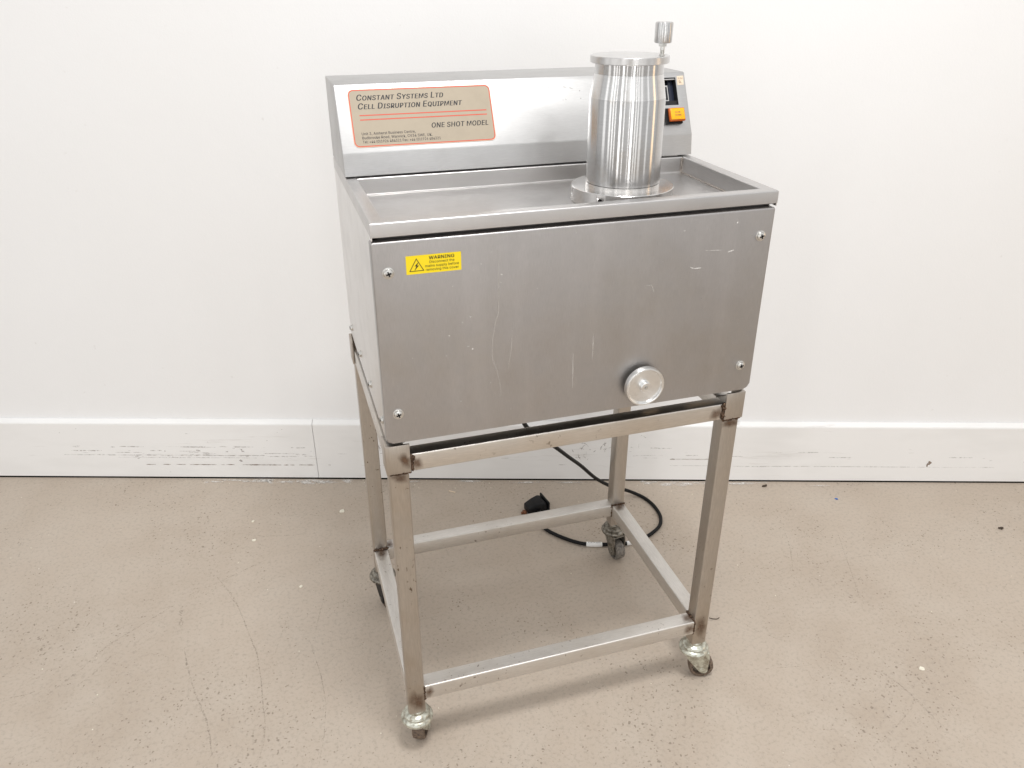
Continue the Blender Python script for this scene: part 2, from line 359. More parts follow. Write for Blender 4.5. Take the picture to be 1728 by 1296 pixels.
GLYPHS = {"(":[0.273,[89,207,92,264,101,324,114,384,132,441,153,494,177,539,236,539,212,485,191,428,174,370,161,313,154,258,151,207,154,161,160,115,172,67,188,16,209,-38,236,-96,177,-96,139,-21,111,55,95,131],[[5,7,6],[5,8,7],[4,8,5],[4,9,8],[3,9,4],[3,10,9],[2,10,3],[2,11,10],[1,11,2],[1,12,11],[0,12,1],[0,13,12],[23,13,0],[23,14,13],[23,15,14],[22,15,23],[22,16,15],[22,17,16],[21,17,22],[21,18,17],[20,18,21],[20,19,18]]],
")":[0.273,[37,-96,64,-37,86,18,102,69,113,116,120,162,122,207,119,258,112,313,99,370,82,428,62,485,37,539,97,539,121,494,142,441,159,384,173,323,181,264,184,207,178,130,161,53,134,-22,97,-96],[[11,13,12],[11,14,13],[11,15,14],[10,15,11],[10,16,15],[9,16,10],[9,17,16],[8,17,9],[8,18,17],[7,18,8],[7,19,18],[6,19,7],[5,19,6],[5,20,19],[4,20,5],[4,21,20],[3,21,4],[2,21,3],[2,22,21],[1,22,2],[1,23,22],[0,23,1]]],
"+":[0.453,[198,34,198,364,255,364,255,34,61,172,61,226,391,226,391,172],[[0,2,1],[0,3,2],[4,6,5],[4,7,6]]],
",":[0.188,[38,-119,68,71,137,71,84,-119],[[0,2,1],[0,3,2]]],
"-":[0.453,[337,244,337,188,114,188,114,244],[[2,0,3],[2,1,0]]],
".":[0.188,[95,-4,78,-1,63,9,53,24,50,41,53,59,63,73,78,83,95,87,113,83,128,73,138,59,141,41,138,24,128,9,113,-1],[[7,9,8],[6,9,7],[6,10,9],[5,10,6],[5,11,10],[4,11,5],[4,12,11],[3,12,4],[3,13,12],[2,13,3],[2,14,13],[1,14,2],[1,15,14],[0,15,1]]],
"0":[0.453,[227,-7,174,1,130,24,95,62,69,113,53,178,48,254,53,330,69,395,95,447,130,484,174,508,227,516,279,508,323,484,358,447,384,395,400,330,405,254,400,178,384,113,359,62,323,24,279,1,227,50,261,56,290,74,313,103,330,144,340,194,344,254,340,314,330,365,313,405,290,435,261,453,227,460,192,453,163,435,140,405,123,365,113,314,109,254,113,194,123,144,140,103,163,74,192,56],[[11,13,12],[10,13,11],[10,14,13],[9,14,10],[9,36,14],[36,15,14],[9,37,36],[35,15,36],[9,38,37],[34,15,35],[8,38,9],[34,16,15],[8,39,38],[33,16,34],[8,40,39],[32,16,33],[7,40,8],[32,17,16],[7,41,40],[31,17,32],[6,41,7],[31,18,17],[6,42,41],[30,18,31],[5,42,6],[5,43,42],[29,18,30],[29,19,18],[5,44,43],[28,19,29],[4,44,5],[28,20,19],[4,45,44],[27,20,28],[3,45,4],[27,21,20],[3,46,45],[26,21,27],[3,47,46],[25,21,26],[2,47,3],[25,22,21],[2,24,47],[24,22,25],[2,22,24],[1,22,2],[1,23,22],[1,0,23]]],
"1":[0.453,[76,0,76,55,391,55,391,0,276,509,276,0,212,0,212,448,209,448,86,358,86,427,198,509],[[10,4,11],[10,8,4],[8,7,4],[7,5,4],[10,9,8],[6,5,7],[0,2,1],[0,3,2]]],
"2":[0.453,[64,0,64,47,234,229,261,257,282,282,299,305,311,327,318,348,320,371,317,397,308,419,293,436,273,449,250,457,224,460,196,457,172,447,153,433,139,413,130,390,127,362,66,362,71,405,86,442,111,473,143,496,182,511,225,516,268,511,306,497,337,474,361,445,376,411,381,372,378,345,371,318,357,290,336,259,306,223,267,180,153,60,153,57,389,57,389,0],[[26,28,27],[26,29,28],[25,29,26],[25,30,29],[24,30,25],[24,31,30],[23,15,24],[15,14,24],[14,13,24],[13,31,24],[12,31,13],[23,16,15],[11,31,12],[23,17,16],[11,32,31],[22,17,23],[10,32,11],[22,18,17],[9,32,10],[22,19,18],[9,33,32],[21,19,22],[8,33,9],[21,20,19],[8,34,33],[7,34,8],[6,34,7],[6,35,34],[5,35,6],[5,36,35],[4,36,5],[4,37,36],[3,37,4],[3,38,37],[2,38,3],[1,38,2],[1,39,38],[1,40,39],[1,41,40],[1,42,41],[1,43,42],[0,43,1]]],
"3":[0.453,[218,-7,173,-3,133,10,98,30,70,57,52,91,44,132,109,132,115,107,126,87,144,71,165,59,191,52,219,50,248,53,275,61,297,74,315,93,325,116,329,145,326,172,316,196,299,217,275,234,242,244,201,248,157,248,157,299,288,448,288,452,70,452,70,509,372,509,372,461,211,278,211,289,264,288,308,276,344,253,371,222,387,186,393,145,387,103,370,66,344,36,309,12,266,-2],[[30,32,31],[30,33,32],[30,29,33],[29,28,33],[28,34,33],[27,35,28],[35,34,28],[26,35,27],[26,36,35],[26,37,36],[26,38,37],[26,25,38],[25,24,38],[24,39,38],[23,39,24],[22,39,23],[22,40,39],[21,40,22],[20,40,21],[20,41,40],[19,41,20],[18,41,19],[18,42,41],[5,7,6],[5,8,7],[17,42,18],[5,9,8],[17,43,42],[16,43,17],[4,9,5],[4,10,9],[15,43,16],[4,11,10],[15,44,43],[14,44,15],[4,12,11],[3,12,4],[13,44,14],[3,13,12],[3,44,13],[3,45,44],[2,45,3],[2,46,45],[1,46,2],[1,0,46]]],
"4":[0.453,[40,105,40,158,247,509,311,509,109,166,109,163,413,163,413,105,282,0,282,121,282,146,282,318,343,318,343,0],[[1,3,2],[1,4,3],[10,12,11],[10,13,12],[1,5,4],[1,6,5],[1,10,6],[10,7,6],[0,10,1],[0,9,10],[13,7,10],[0,8,9],[8,7,0],[8,13,7]]],
"5":[0.453,[221,-7,178,-2,140,11,108,32,83,60,66,93,60,130,122,130,127,108,138,89,154,73,173,60,196,52,221,50,250,53,276,64,298,82,314,104,324,131,328,162,324,193,314,221,297,244,275,262,248,273,218,277,192,275,167,268,145,258,128,246,67,253,96,509,366,509,366,452,151,452,134,301,136,301,155,315,178,325,203,331,229,334,263,330,294,321,321,306,345,285,364,260,379,231,388,199,391,163,385,117,369,76,343,41,309,15,268,-1],[[30,34,31],[34,32,31],[34,33,32],[30,35,34],[39,41,40],[38,41,39],[38,42,41],[37,42,38],[37,43,42],[36,43,37],[36,44,43],[30,36,35],[30,26,36],[26,25,36],[25,44,36],[25,45,44],[24,45,25],[30,27,26],[23,45,24],[30,28,27],[22,45,23],[22,46,45],[30,29,28],[21,46,22],[21,47,46],[20,47,21],[20,48,47],[19,48,20],[19,49,48],[18,49,19],[17,49,18],[5,7,6],[5,8,7],[17,50,49],[5,9,8],[16,50,17],[4,9,5],[4,10,9],[15,50,16],[15,51,50],[4,11,10],[14,51,15],[4,12,11],[3,12,4],[13,51,14],[3,13,12],[3,51,13],[3,52,51],[2,52,3],[2,53,52],[1,53,2],[1,0,53]]],
"6":[0.453,[226,-7,182,-1,142,15,109,40,84,74,69,115,64,162,68,199,80,239,102,285,137,340,252,509,322,509,151,261,145,261,154,275,165,288,179,299,196,307,214,312,235,314,278,309,316,295,346,271,370,240,384,201,389,157,384,112,368,73,343,39,310,14,271,-2,226,48,254,52,279,63,299,79,314,101,324,128,327,157,324,187,314,213,299,235,279,251,254,262,226,265,198,262,174,252,153,235,138,214,128,188,125,158,128,128,138,102,153,79,174,63,198,52],[[10,12,11],[10,16,12],[16,13,12],[9,16,10],[19,21,20],[18,21,19],[18,22,21],[17,22,18],[16,22,17],[16,23,22],[9,15,16],[13,44,16],[44,23,16],[8,15,9],[8,14,15],[44,43,23],[43,24,23],[13,45,44],[13,46,45],[42,24,43],[8,13,14],[8,46,13],[8,47,46],[41,24,42],[41,25,24],[7,47,8],[7,48,47],[40,25,41],[7,49,48],[39,25,40],[39,26,25],[6,49,7],[6,50,49],[38,26,39],[5,50,6],[5,51,50],[37,26,38],[37,27,26],[5,52,51],[36,27,37],[4,52,5],[36,28,27],[4,53,52],[35,28,36],[4,54,53],[34,28,35],[3,54,4],[34,29,28],[3,55,54],[33,29,34],[3,32,55],[32,29,33],[3,29,32],[2,29,3],[2,30,29],[1,30,2],[1,31,30],[0,31,1]]],
"8":[0.453,[226,-7,178,-2,136,11,101,33,74,62,57,96,52,135,55,166,65,195,81,220,101,241,125,256,153,265,153,267,119,282,93,308,76,342,70,380,75,417,90,450,114,477,146,498,184,511,226,516,269,511,306,498,337,477,361,450,377,417,382,380,376,342,359,308,333,282,300,267,300,265,327,256,351,241,372,220,387,195,397,166,401,135,395,96,378,62,352,33,317,11,275,-2,226,49,258,52,285,60,307,74,323,91,333,113,337,139,333,165,322,189,305,208,283,223,256,232,226,235,196,232,169,223,147,208,130,189,119,165,115,139,119,113,129,91,145,74,167,60,195,52,226,290,252,292,274,300,293,313,307,330,316,351,319,376,316,399,308,420,294,437,275,449,252,457,226,460,200,457,177,449,159,437,145,420,136,399,133,376,136,351,145,330,159,313,178,300,201,292],[[22,24,23],[21,24,22],[21,25,24],[20,25,21],[20,26,25],[19,26,20],[19,82,26],[82,27,26],[19,83,82],[81,27,82],[19,84,83],[80,27,81],[18,84,19],[80,28,27],[18,85,84],[79,28,80],[18,86,85],[78,28,79],[18,87,86],[77,28,78],[17,87,18],[77,29,28],[17,88,87],[76,29,77],[16,88,17],[76,30,29],[16,89,88],[75,30,76],[16,90,89],[74,30,75],[74,31,30],[15,90,16],[15,91,90],[73,31,74],[15,92,91],[72,31,73],[72,32,31],[14,92,15],[14,93,92],[71,32,72],[14,70,93],[70,32,71],[14,32,70],[14,33,32],[13,33,14],[12,33,13],[12,34,33],[11,34,12],[11,35,34],[10,35,11],[10,36,35],[9,58,10],[58,36,10],[58,37,36],[9,59,58],[57,37,58],[9,60,59],[56,37,57],[9,61,60],[55,37,56],[8,61,9],[55,38,37],[8,62,61],[54,38,55],[7,62,8],[54,39,38],[7,63,62],[53,39,54],[6,63,7],[53,40,39],[6,64,63],[52,40,53],[6,65,64],[51,40,52],[5,65,6],[51,41,40],[5,66,65],[50,41,51],[4,66,5],[50,42,41],[4,67,66],[49,42,50],[4,68,67],[48,42,49],[3,68,4],[48,43,42],[3,69,68],[47,43,48],[3,46,69],[46,43,47],[3,43,46],[2,43,3],[2,44,43],[1,44,2],[1,45,44],[0,45,1]]],
"9":[0.453,[226,516,271,510,310,494,343,468,368,434,384,393,389,347,385,309,373,270,350,224,315,168,200,0,130,0,301,248,307,248,299,234,287,221,273,210,257,202,238,196,218,195,175,199,137,214,106,237,83,269,68,307,64,352,69,397,85,436,110,469,143,494,182,510,226,460,199,457,174,446,154,429,138,407,129,381,125,352,129,322,138,295,154,274,174,257,199,247,226,243,254,247,279,257,299,273,314,295,324,321,327,350,324,381,314,407,299,429,279,446,254,457],[[31,1,0],[30,1,31],[30,2,1],[29,2,30],[29,3,2],[28,33,29],[33,32,29],[32,3,29],[32,55,3],[55,4,3],[28,34,33],[54,4,55],[28,35,34],[53,4,54],[27,35,28],[53,5,4],[27,36,35],[52,5,53],[27,37,36],[51,5,52],[26,37,27],[51,6,5],[26,38,37],[50,6,51],[25,38,26],[25,39,38],[49,6,50],[49,7,6],[25,40,39],[48,7,49],[48,8,7],[24,40,25],[24,41,40],[47,8,48],[24,42,41],[46,8,47],[46,14,8],[14,9,8],[23,42,24],[23,43,42],[45,13,46],[13,14,46],[45,17,13],[17,12,13],[15,9,14],[23,44,43],[44,17,45],[23,17,44],[22,17,23],[16,9,15],[16,10,9],[17,10,16],[21,17,22],[21,18,17],[12,10,17],[21,19,18],[20,19,21],[12,11,10]]],
":":[0.188,[95,271,78,274,63,284,53,299,50,316,53,334,63,349,78,359,95,362,113,359,128,349,138,334,141,316,138,299,128,284,113,274,95,-4,78,-1,63,9,53,24,50,41,53,59,63,73,78,83,95,87,113,83,128,73,138,59,141,41,138,24,128,9,113,-1],[[23,25,24],[22,25,23],[22,26,25],[21,26,22],[21,27,26],[20,27,21],[20,28,27],[19,28,20],[19,29,28],[18,29,19],[18,30,29],[17,30,18],[17,31,30],[16,31,17],[7,9,8],[6,9,7],[6,10,9],[5,10,6],[5,11,10],[4,11,5],[4,12,11],[3,12,4],[3,13,12],[2,13,3],[2,14,13],[1,14,2],[1,15,14],[0,15,1]]],
"A":[0.48,[16,0,201,509,276,509,463,0,395,0,287,302,276,334,264,372,250,420,232,478,245,478,228,419,213,371,201,333,191,302,85,0,110,142,110,199,370,199,370,142],[[0,9,1],[9,2,1],[9,10,2],[10,3,2],[0,17,9],[17,11,9],[11,8,9],[11,8,10],[8,18,10],[18,3,10],[7,18,8],[17,12,11],[6,18,7],[17,13,12],[5,18,6],[17,14,13],[17,16,14],[16,15,14],[4,19,5],[19,18,5],[0,16,17],[16,18,17],[16,19,18],[19,3,18],[0,15,16],[4,3,19]]],
"B":[0.456,[60,0,60,509,241,509,289,504,329,491,359,469,381,442,394,410,398,374,395,344,387,320,373,301,356,286,336,275,315,267,315,262,339,257,363,245,385,227,402,203,414,173,418,136,413,100,400,67,377,39,344,18,301,4,247,0,125,57,245,57,296,63,330,80,349,105,355,137,352,161,342,184,327,203,306,218,279,228,248,231,125,231,125,285,238,285,265,288,288,296,308,309,323,326,333,348,336,372,330,403,313,429,283,446,240,452,125,452],[[0,53,1],[53,2,1],[53,3,2],[53,4,3],[53,5,4],[53,52,5],[52,6,5],[0,41,53],[51,6,52],[50,6,51],[50,7,6],[49,7,50],[49,8,7],[48,8,49],[48,9,8],[47,9,48],[46,9,47],[46,10,9],[45,10,46],[45,11,10],[44,11,45],[44,12,11],[43,12,44],[42,12,43],[42,13,12],[0,40,41],[40,42,41],[40,13,42],[40,14,13],[40,15,14],[40,16,15],[40,17,16],[40,39,17],[39,18,17],[0,28,40],[38,18,39],[37,18,38],[37,19,18],[36,19,37],[36,20,19],[35,20,36],[34,20,35],[34,21,20],[33,21,34],[32,21,33],[32,22,21],[31,22,32],[31,23,22],[30,23,31],[30,24,23],[29,24,30],[0,29,28],[0,24,29],[0,25,24],[0,26,25],[0,27,26]]],
"C":[0.51,[267,-7,205,1,150,25,104,63,70,115,48,179,40,254,48,329,70,393,104,445,150,484,205,508,267,516,305,513,340,504,373,490,402,471,427,447,448,418,463,385,473,348,408,348,401,373,389,395,375,413,357,428,337,440,315,449,292,454,267,456,223,450,184,432,150,403,125,364,109,314,103,254,109,194,125,145,151,105,184,76,223,59,267,53,292,55,315,60,337,69,357,81,375,96,389,114,401,136,408,160,473,160,463,124,448,91,428,62,402,38,373,19,341,5,305,-4],[[11,13,12],[11,14,13],[10,14,11],[10,15,14],[10,16,15],[9,16,10],[9,29,16],[29,17,16],[9,30,29],[28,17,29],[27,17,28],[9,31,30],[26,17,27],[26,18,17],[8,31,9],[25,18,26],[8,32,31],[24,18,25],[24,19,18],[23,19,24],[8,33,32],[22,19,23],[7,33,8],[22,20,19],[21,20,22],[7,34,33],[6,34,7],[6,35,34],[5,35,6],[5,36,35],[5,37,36],[4,37,5],[48,50,49],[48,51,50],[4,38,37],[47,51,48],[47,52,51],[3,38,4],[46,52,47],[3,39,38],[45,52,46],[45,53,52],[44,53,45],[3,40,39],[43,53,44],[2,40,3],[43,54,53],[42,54,43],[2,41,40],[41,54,42],[2,54,41],[2,55,54],[1,55,2],[1,56,55],[1,57,56],[0,57,1]]],
"D":[0.502,[219,0,96,0,96,57,215,57,272,63,318,81,354,110,379,149,394,198,399,255,394,312,379,361,354,399,320,428,275,446,221,452,93,452,93,509,225,509,294,501,353,478,399,441,433,391,455,329,462,255,455,181,433,119,398,68,351,31,291,8,125,509,125,0,60,0,60,509],[[32,17,33],[17,30,33],[32,16,17],[30,18,17],[31,18,30],[31,15,18],[15,19,18],[15,20,19],[15,21,20],[32,15,16],[32,2,15],[2,31,15],[31,14,15],[31,13,14],[31,12,13],[31,11,12],[31,10,11],[31,9,10],[31,8,9],[31,3,8],[3,7,8],[3,6,7],[3,5,6],[3,4,5],[32,1,2],[31,3,2]]],
"E":[0.419,[60,0,60,509,372,509,372,452,125,452,125,286,355,286,355,229,125,229,125,57,375,57,375,0],[[0,4,1],[4,2,1],[4,3,2],[0,5,4],[0,8,5],[8,6,5],[8,7,6],[0,9,8],[0,10,9],[0,11,10]]],
"F":[0.41,[60,0,60,509,369,509,369,452,125,452,125,278,346,278,346,221,125,221,125,0],[[0,4,1],[4,2,1],[4,3,2],[0,5,4],[0,8,5],[8,6,5],[8,7,6],[0,9,8]]],
"G":[0.52,[269,-7,205,1,149,25,104,64,69,116,47,179,40,254,47,329,69,393,103,445,149,484,203,508,265,516,304,513,340,504,374,489,403,469,429,445,449,416,465,384,474,349,408,349,399,372,387,393,373,411,356,427,337,439,315,448,291,454,265,456,222,450,183,432,150,404,125,364,109,314,103,254,109,194,125,145,151,105,184,76,224,59,269,53,309,57,345,71,374,93,396,123,410,160,415,202,434,199,283,199,283,256,478,256,478,200,471,141,451,91,419,50,377,19,326,0],[[11,13,12],[11,14,13],[10,14,11],[10,15,14],[10,16,15],[9,16,10],[9,29,16],[29,17,16],[9,30,29],[28,17,29],[27,17,28],[9,31,30],[26,17,27],[8,31,9],[26,18,17],[25,18,26],[8,32,31],[24,18,25],[24,19,18],[23,19,24],[8,33,32],[7,33,8],[22,19,23],[22,20,19],[21,20,22],[7,34,33],[6,34,7],[6,35,34],[49,51,50],[49,47,51],[47,52,51],[5,35,6],[5,36,35],[49,46,47],[48,52,47],[48,53,52],[46,48,49],[46,53,48],[5,37,36],[4,37,5],[45,53,46],[4,38,37],[45,54,53],[44,54,45],[3,38,4],[3,39,38],[43,54,44],[43,55,54],[3,40,39],[42,55,43],[2,40,3],[2,41,40],[41,55,42],[2,55,41],[2,56,55],[1,56,2],[1,57,56],[0,57,1]]],
"H":[0.517,[60,0,60,509,125,509,125,289,392,289,392,509,457,509,457,0,392,0,392,232,125,232,125,0],[[0,2,1],[0,3,2],[4,6,5],[4,7,6],[0,10,3],[10,4,3],[10,9,4],[9,7,4],[0,11,10],[8,7,9]]],
"I":[0.3,[31,0,31,57,118,57,118,452,31,452,31,509,269,509,269,452,183,452,183,57,269,57,269,0],[[4,6,5],[4,7,6],[3,7,4],[2,8,3],[8,7,3],[2,9,8],[0,2,1],[0,9,2],[0,10,9],[0,11,10]]],
"K":[0.467,[104,145,104,216,122,239,139,261,157,282,174,303,193,324,212,344,364,509,448,509,231,276,228,276,60,0,60,509,125,509,125,334,124,225,125,193,125,0,372,0,188,259,228,309,449,0],[[12,14,13],[12,15,14],[7,9,8],[7,21,9],[21,10,9],[6,21,7],[12,1,15],[1,2,15],[2,16,15],[5,21,6],[5,20,21],[10,22,21],[4,20,5],[3,20,4],[0,10,11],[0,22,10],[2,20,3],[2,19,20],[16,19,2],[17,19,16],[12,0,1],[18,19,17],[12,22,0],[18,22,12],[19,22,18]]],
"L":[0.393,[60,0,60,509,125,509,125,57,361,57,361,0],[[0,2,1],[0,3,2],[0,4,3],[0,5,4]]],
"M":[0.628,[60,0,60,509,152,509,277,187,282,174,287,159,293,141,299,123,305,103,311,84,317,65,322,49,307,49,312,65,318,83,324,102,330,121,336,140,342,158,348,174,352,187,476,509,568,509,568,0,504,0,504,291,504,308,504,327,505,347,505,369,506,391,506,413,507,435,507,457,513,457,505,433,498,409,490,386,482,363,474,341,467,322,461,305,456,291,342,0,286,0,170,291,165,304,159,321,152,340,145,361,137,384,129,408,121,432,112,457,119,457,119,437,120,416,120,394,121,372,121,350,122,328,122,309,122,291,122,0],[[0,53,1],[53,2,1],[53,54,2],[54,3,2],[20,33,21],[33,22,21],[33,34,22],[34,23,22],[0,52,53],[55,3,54],[20,32,33],[35,32,34],[32,23,34],[56,52,55],[52,3,55],[20,35,32],[35,31,32],[20,36,35],[0,56,52],[56,51,52],[0,57,56],[20,37,36],[0,58,57],[20,38,37],[0,59,58],[20,39,38],[0,60,59],[20,40,39],[0,61,60],[20,41,40],[0,62,61],[20,42,41],[0,63,62],[20,43,42],[19,43,20],[18,43,19],[17,43,18],[16,43,17],[15,43,16],[14,43,15],[13,10,14],[10,43,14],[13,11,10],[12,11,13]]],
"N":[0.523,[60,0,60,509,136,509,343,183,352,169,363,151,375,130,388,107,401,82,414,55,405,54,402,81,401,108,400,134,399,157,399,178,399,195,399,509,463,509,463,0,387,0,202,290,190,310,177,331,164,354,148,381,130,413,108,452,119,454,121,417,122,384,123,354,124,328,125,307,125,291,125,0],[[0,27,1],[27,2,1],[27,28,2],[28,3,2],[16,18,17],[16,19,18],[29,26,28],[26,3,28],[0,29,27],[29,26,27],[0,30,29],[25,3,26],[0,31,30],[24,3,25],[23,3,24],[0,32,31],[22,3,23],[0,33,32],[21,3,22],[0,34,33],[0,35,34],[20,3,21],[15,19,16],[20,4,3],[14,19,15],[20,5,4],[13,19,14],[20,6,5],[12,19,13],[20,7,6],[11,19,12],[20,8,7],[20,10,8],[10,9,8],[10,19,11],[20,19,10]]],
"O":[0.533,[267,-7,205,1,150,25,105,63,70,115,48,179,40,254,48,329,70,393,105,445,150,484,205,508,267,516,329,508,384,484,429,445,464,393,486,329,493,254,486,179,464,115,429,63,384,25,329,1,267,53,310,59,349,76,383,105,408,144,425,194,430,254,425,314,408,365,383,404,349,433,310,450,267,456,223,450,184,433,151,404,125,364,109,314,103,254,109,194,125,144,151,105,184,76,223,59],[[11,13,12],[10,13,11],[10,14,13],[9,14,10],[9,36,14],[36,15,14],[9,37,36],[35,15,36],[34,15,35],[9,38,37],[8,38,9],[34,16,15],[33,16,34],[8,39,38],[32,16,33],[8,40,39],[7,40,8],[32,17,16],[31,17,32],[7,41,40],[6,41,7],[31,18,17],[30,18,31],[6,42,41],[5,42,6],[5,43,42],[29,18,30],[29,19,18],[5,44,43],[28,19,29],[4,44,5],[28,20,19],[4,45,44],[27,20,28],[3,45,4],[27,21,20],[3,46,45],[26,21,27],[3,47,46],[25,21,26],[25,22,21],[2,47,3],[2,24,47],[24,22,25],[2,22,24],[1,22,2],[1,23,22],[1,0,23]]],
"P":[0.445,[60,0,60,509,235,509,289,503,332,487,366,462,390,430,404,391,409,348,404,304,390,265,366,233,332,207,289,191,235,186,109,186,109,242,233,242,269,246,297,256,318,272,333,294,342,319,344,348,342,376,333,402,318,423,297,439,268,449,232,452,125,452,125,0],[[0,30,1],[30,2,1],[30,3,2],[30,4,3],[30,5,4],[30,29,5],[29,28,5],[28,6,5],[0,16,30],[16,31,30],[27,6,28],[26,6,27],[26,7,6],[25,7,26],[24,7,25],[24,8,7],[23,8,24],[22,8,23],[22,9,8],[21,9,22],[21,10,9],[20,10,21],[19,10,20],[19,11,10],[18,11,19],[17,11,18],[0,15,16],[31,17,16],[31,14,17],[14,11,17],[14,12,11],[14,13,12],[0,14,15],[0,31,14]]],
"Q":[0.533,[245,159,313,159,369,85,384,65,468,-48,401,-48,346,27,331,46,267,-7,205,1,150,25,105,63,70,115,48,179,40,254,48,329,70,393,105,445,150,484,205,508,267,516,329,508,384,484,429,445,464,393,486,329,493,254,486,179,464,115,429,63,384,25,329,1,267,53,310,59,349,76,383,105,408,144,425,194,430,254,425,314,408,365,383,404,349,433,310,450,267,456,223,450,184,433,151,404,125,364,109,314,103,254,109,194,125,144,151,105,184,76,223,59],[[19,21,20],[18,21,19],[18,22,21],[17,22,18],[17,44,22],[44,23,22],[17,45,44],[43,23,44],[42,23,43],[17,46,45],[16,46,17],[42,24,23],[41,24,42],[16,47,46],[40,24,41],[16,48,47],[15,48,16],[40,25,24],[39,25,40],[15,49,48],[14,49,15],[39,26,25],[38,26,39],[14,50,49],[13,50,14],[13,51,50],[37,26,38],[37,27,26],[13,52,51],[36,27,37],[12,52,13],[36,28,27],[7,1,0],[7,34,1],[34,2,1],[12,53,52],[35,28,36],[11,53,12],[35,29,28],[11,54,53],[34,2,35],[2,29,35],[3,29,2],[11,55,54],[33,7,34],[4,29,3],[30,4,29],[10,55,11],[10,32,55],[32,7,33],[10,7,32],[10,6,7],[10,31,6],[31,5,6],[9,31,10],[31,4,30],[9,8,31],[5,4,31]]],
"R":[0.449,[60,0,60,509,236,509,290,504,333,489,367,465,390,433,405,395,409,352,405,309,390,271,367,240,333,217,289,203,236,198,96,198,96,255,234,255,269,258,298,267,319,281,334,300,342,324,345,352,342,380,334,405,319,425,298,440,269,449,233,452,125,452,125,0,353,0,230,229,303,229,428,0],[[0,16,1],[16,30,1],[30,2,1],[30,3,2],[30,4,3],[30,5,4],[30,29,5],[29,28,5],[28,6,5],[16,31,30],[27,6,28],[26,6,27],[26,7,6],[25,7,26],[24,7,25],[24,8,7],[23,8,24],[22,8,23],[22,9,8],[21,9,22],[21,10,9],[20,10,21],[19,10,20],[19,11,10],[18,11,19],[17,11,18],[0,15,16],[31,17,16],[31,33,17],[33,11,17],[33,34,11],[34,12,11],[31,14,33],[14,32,33],[35,12,34],[13,35,12],[14,35,13],[0,14,15],[0,31,14],[32,35,14]]],
"S":[0.447,[224,-9,172,-4,128,9,91,31,64,60,46,96,38,137,104,137,110,110,123,88,142,71,166,59,194,52,224,49,257,52,286,60,311,74,329,92,341,114,346,139,342,161,332,179,316,193,296,205,272,214,245,222,184,239,128,260,86,289,60,326,52,372,58,413,75,448,102,476,138,498,180,511,227,516,275,511,316,498,351,476,377,449,394,415,401,378,337,378,326,412,302,437,267,453,225,459,194,456,167,448,145,435,129,418,118,398,115,376,119,352,131,334,148,319,169,308,191,300,212,293,264,279,287,272,312,264,336,252,359,238,379,220,395,198,405,171,408,139,403,99,386,64,360,34,323,11,278,-4],[[35,37,36],[34,37,35],[34,38,37],[33,38,34],[33,39,38],[33,40,39],[32,47,33],[47,40,33],[32,48,47],[46,40,47],[32,49,48],[45,40,46],[45,41,40],[31,49,32],[31,50,49],[44,41,45],[31,51,50],[31,52,51],[44,42,41],[30,52,31],[43,42,44],[30,53,52],[30,54,53],[29,54,30],[29,55,54],[29,56,55],[28,56,29],[28,57,56],[28,58,57],[28,59,58],[28,60,59],[27,60,28],[27,61,60],[27,62,61],[27,63,62],[26,63,27],[26,64,63],[25,64,26],[25,65,64],[24,65,25],[24,66,65],[23,66,24],[22,66,23],[22,67,66],[21,67,22],[20,67,21],[20,68,67],[19,68,20],[18,68,19],[18,69,68],[5,7,6],[5,8,7],[17,69,18],[5,9,8],[17,70,69],[4,9,5],[16,70,17],[4,10,9],[15,70,16],[4,11,10],[15,71,70],[14,71,15],[3,11,4],[3,12,11],[13,71,14],[3,13,12],[3,71,13],[3,72,71],[2,72,3],[2,73,72],[1,73,2],[1,0,73]]],
"T":[0.449,[32,452,32,509,417,509,417,452,257,452,257,0,193,0,193,452],[[0,2,1],[0,3,2],[7,3,0],[6,4,7],[4,3,7],[6,5,4]]],
"U":[0.517,[259,-8,203,-2,154,15,114,43,85,80,66,124,60,173,60,509,124,509,124,178,128,144,141,113,160,87,187,68,220,56,259,52,298,56,331,68,357,87,377,113,389,144,393,178,393,509,457,509,457,173,451,124,433,80,403,43,363,15,315,-2],[[6,8,7],[6,9,8],[21,23,22],[21,24,23],[6,10,9],[20,24,21],[5,10,6],[20,25,24],[5,11,10],[19,25,20],[19,26,25],[4,11,5],[4,12,11],[18,26,19],[4,13,12],[17,26,18],[3,13,4],[17,27,26],[3,14,13],[16,27,17],[3,15,14],[15,27,16],[3,27,15],[2,27,3],[2,28,27],[1,28,2],[1,29,28],[0,29,1]]],
"V":[0.48,[204,0,16,509,84,509,192,206,203,176,215,137,230,89,248,31,235,31,252,90,267,138,279,176,290,206,395,509,463,509,278,0],[[0,2,1],[0,3,2],[12,14,13],[12,15,14],[0,4,3],[11,15,12],[10,15,11],[0,5,4],[9,15,10],[0,6,5],[8,7,9],[7,15,9],[0,7,6],[0,15,7]]],
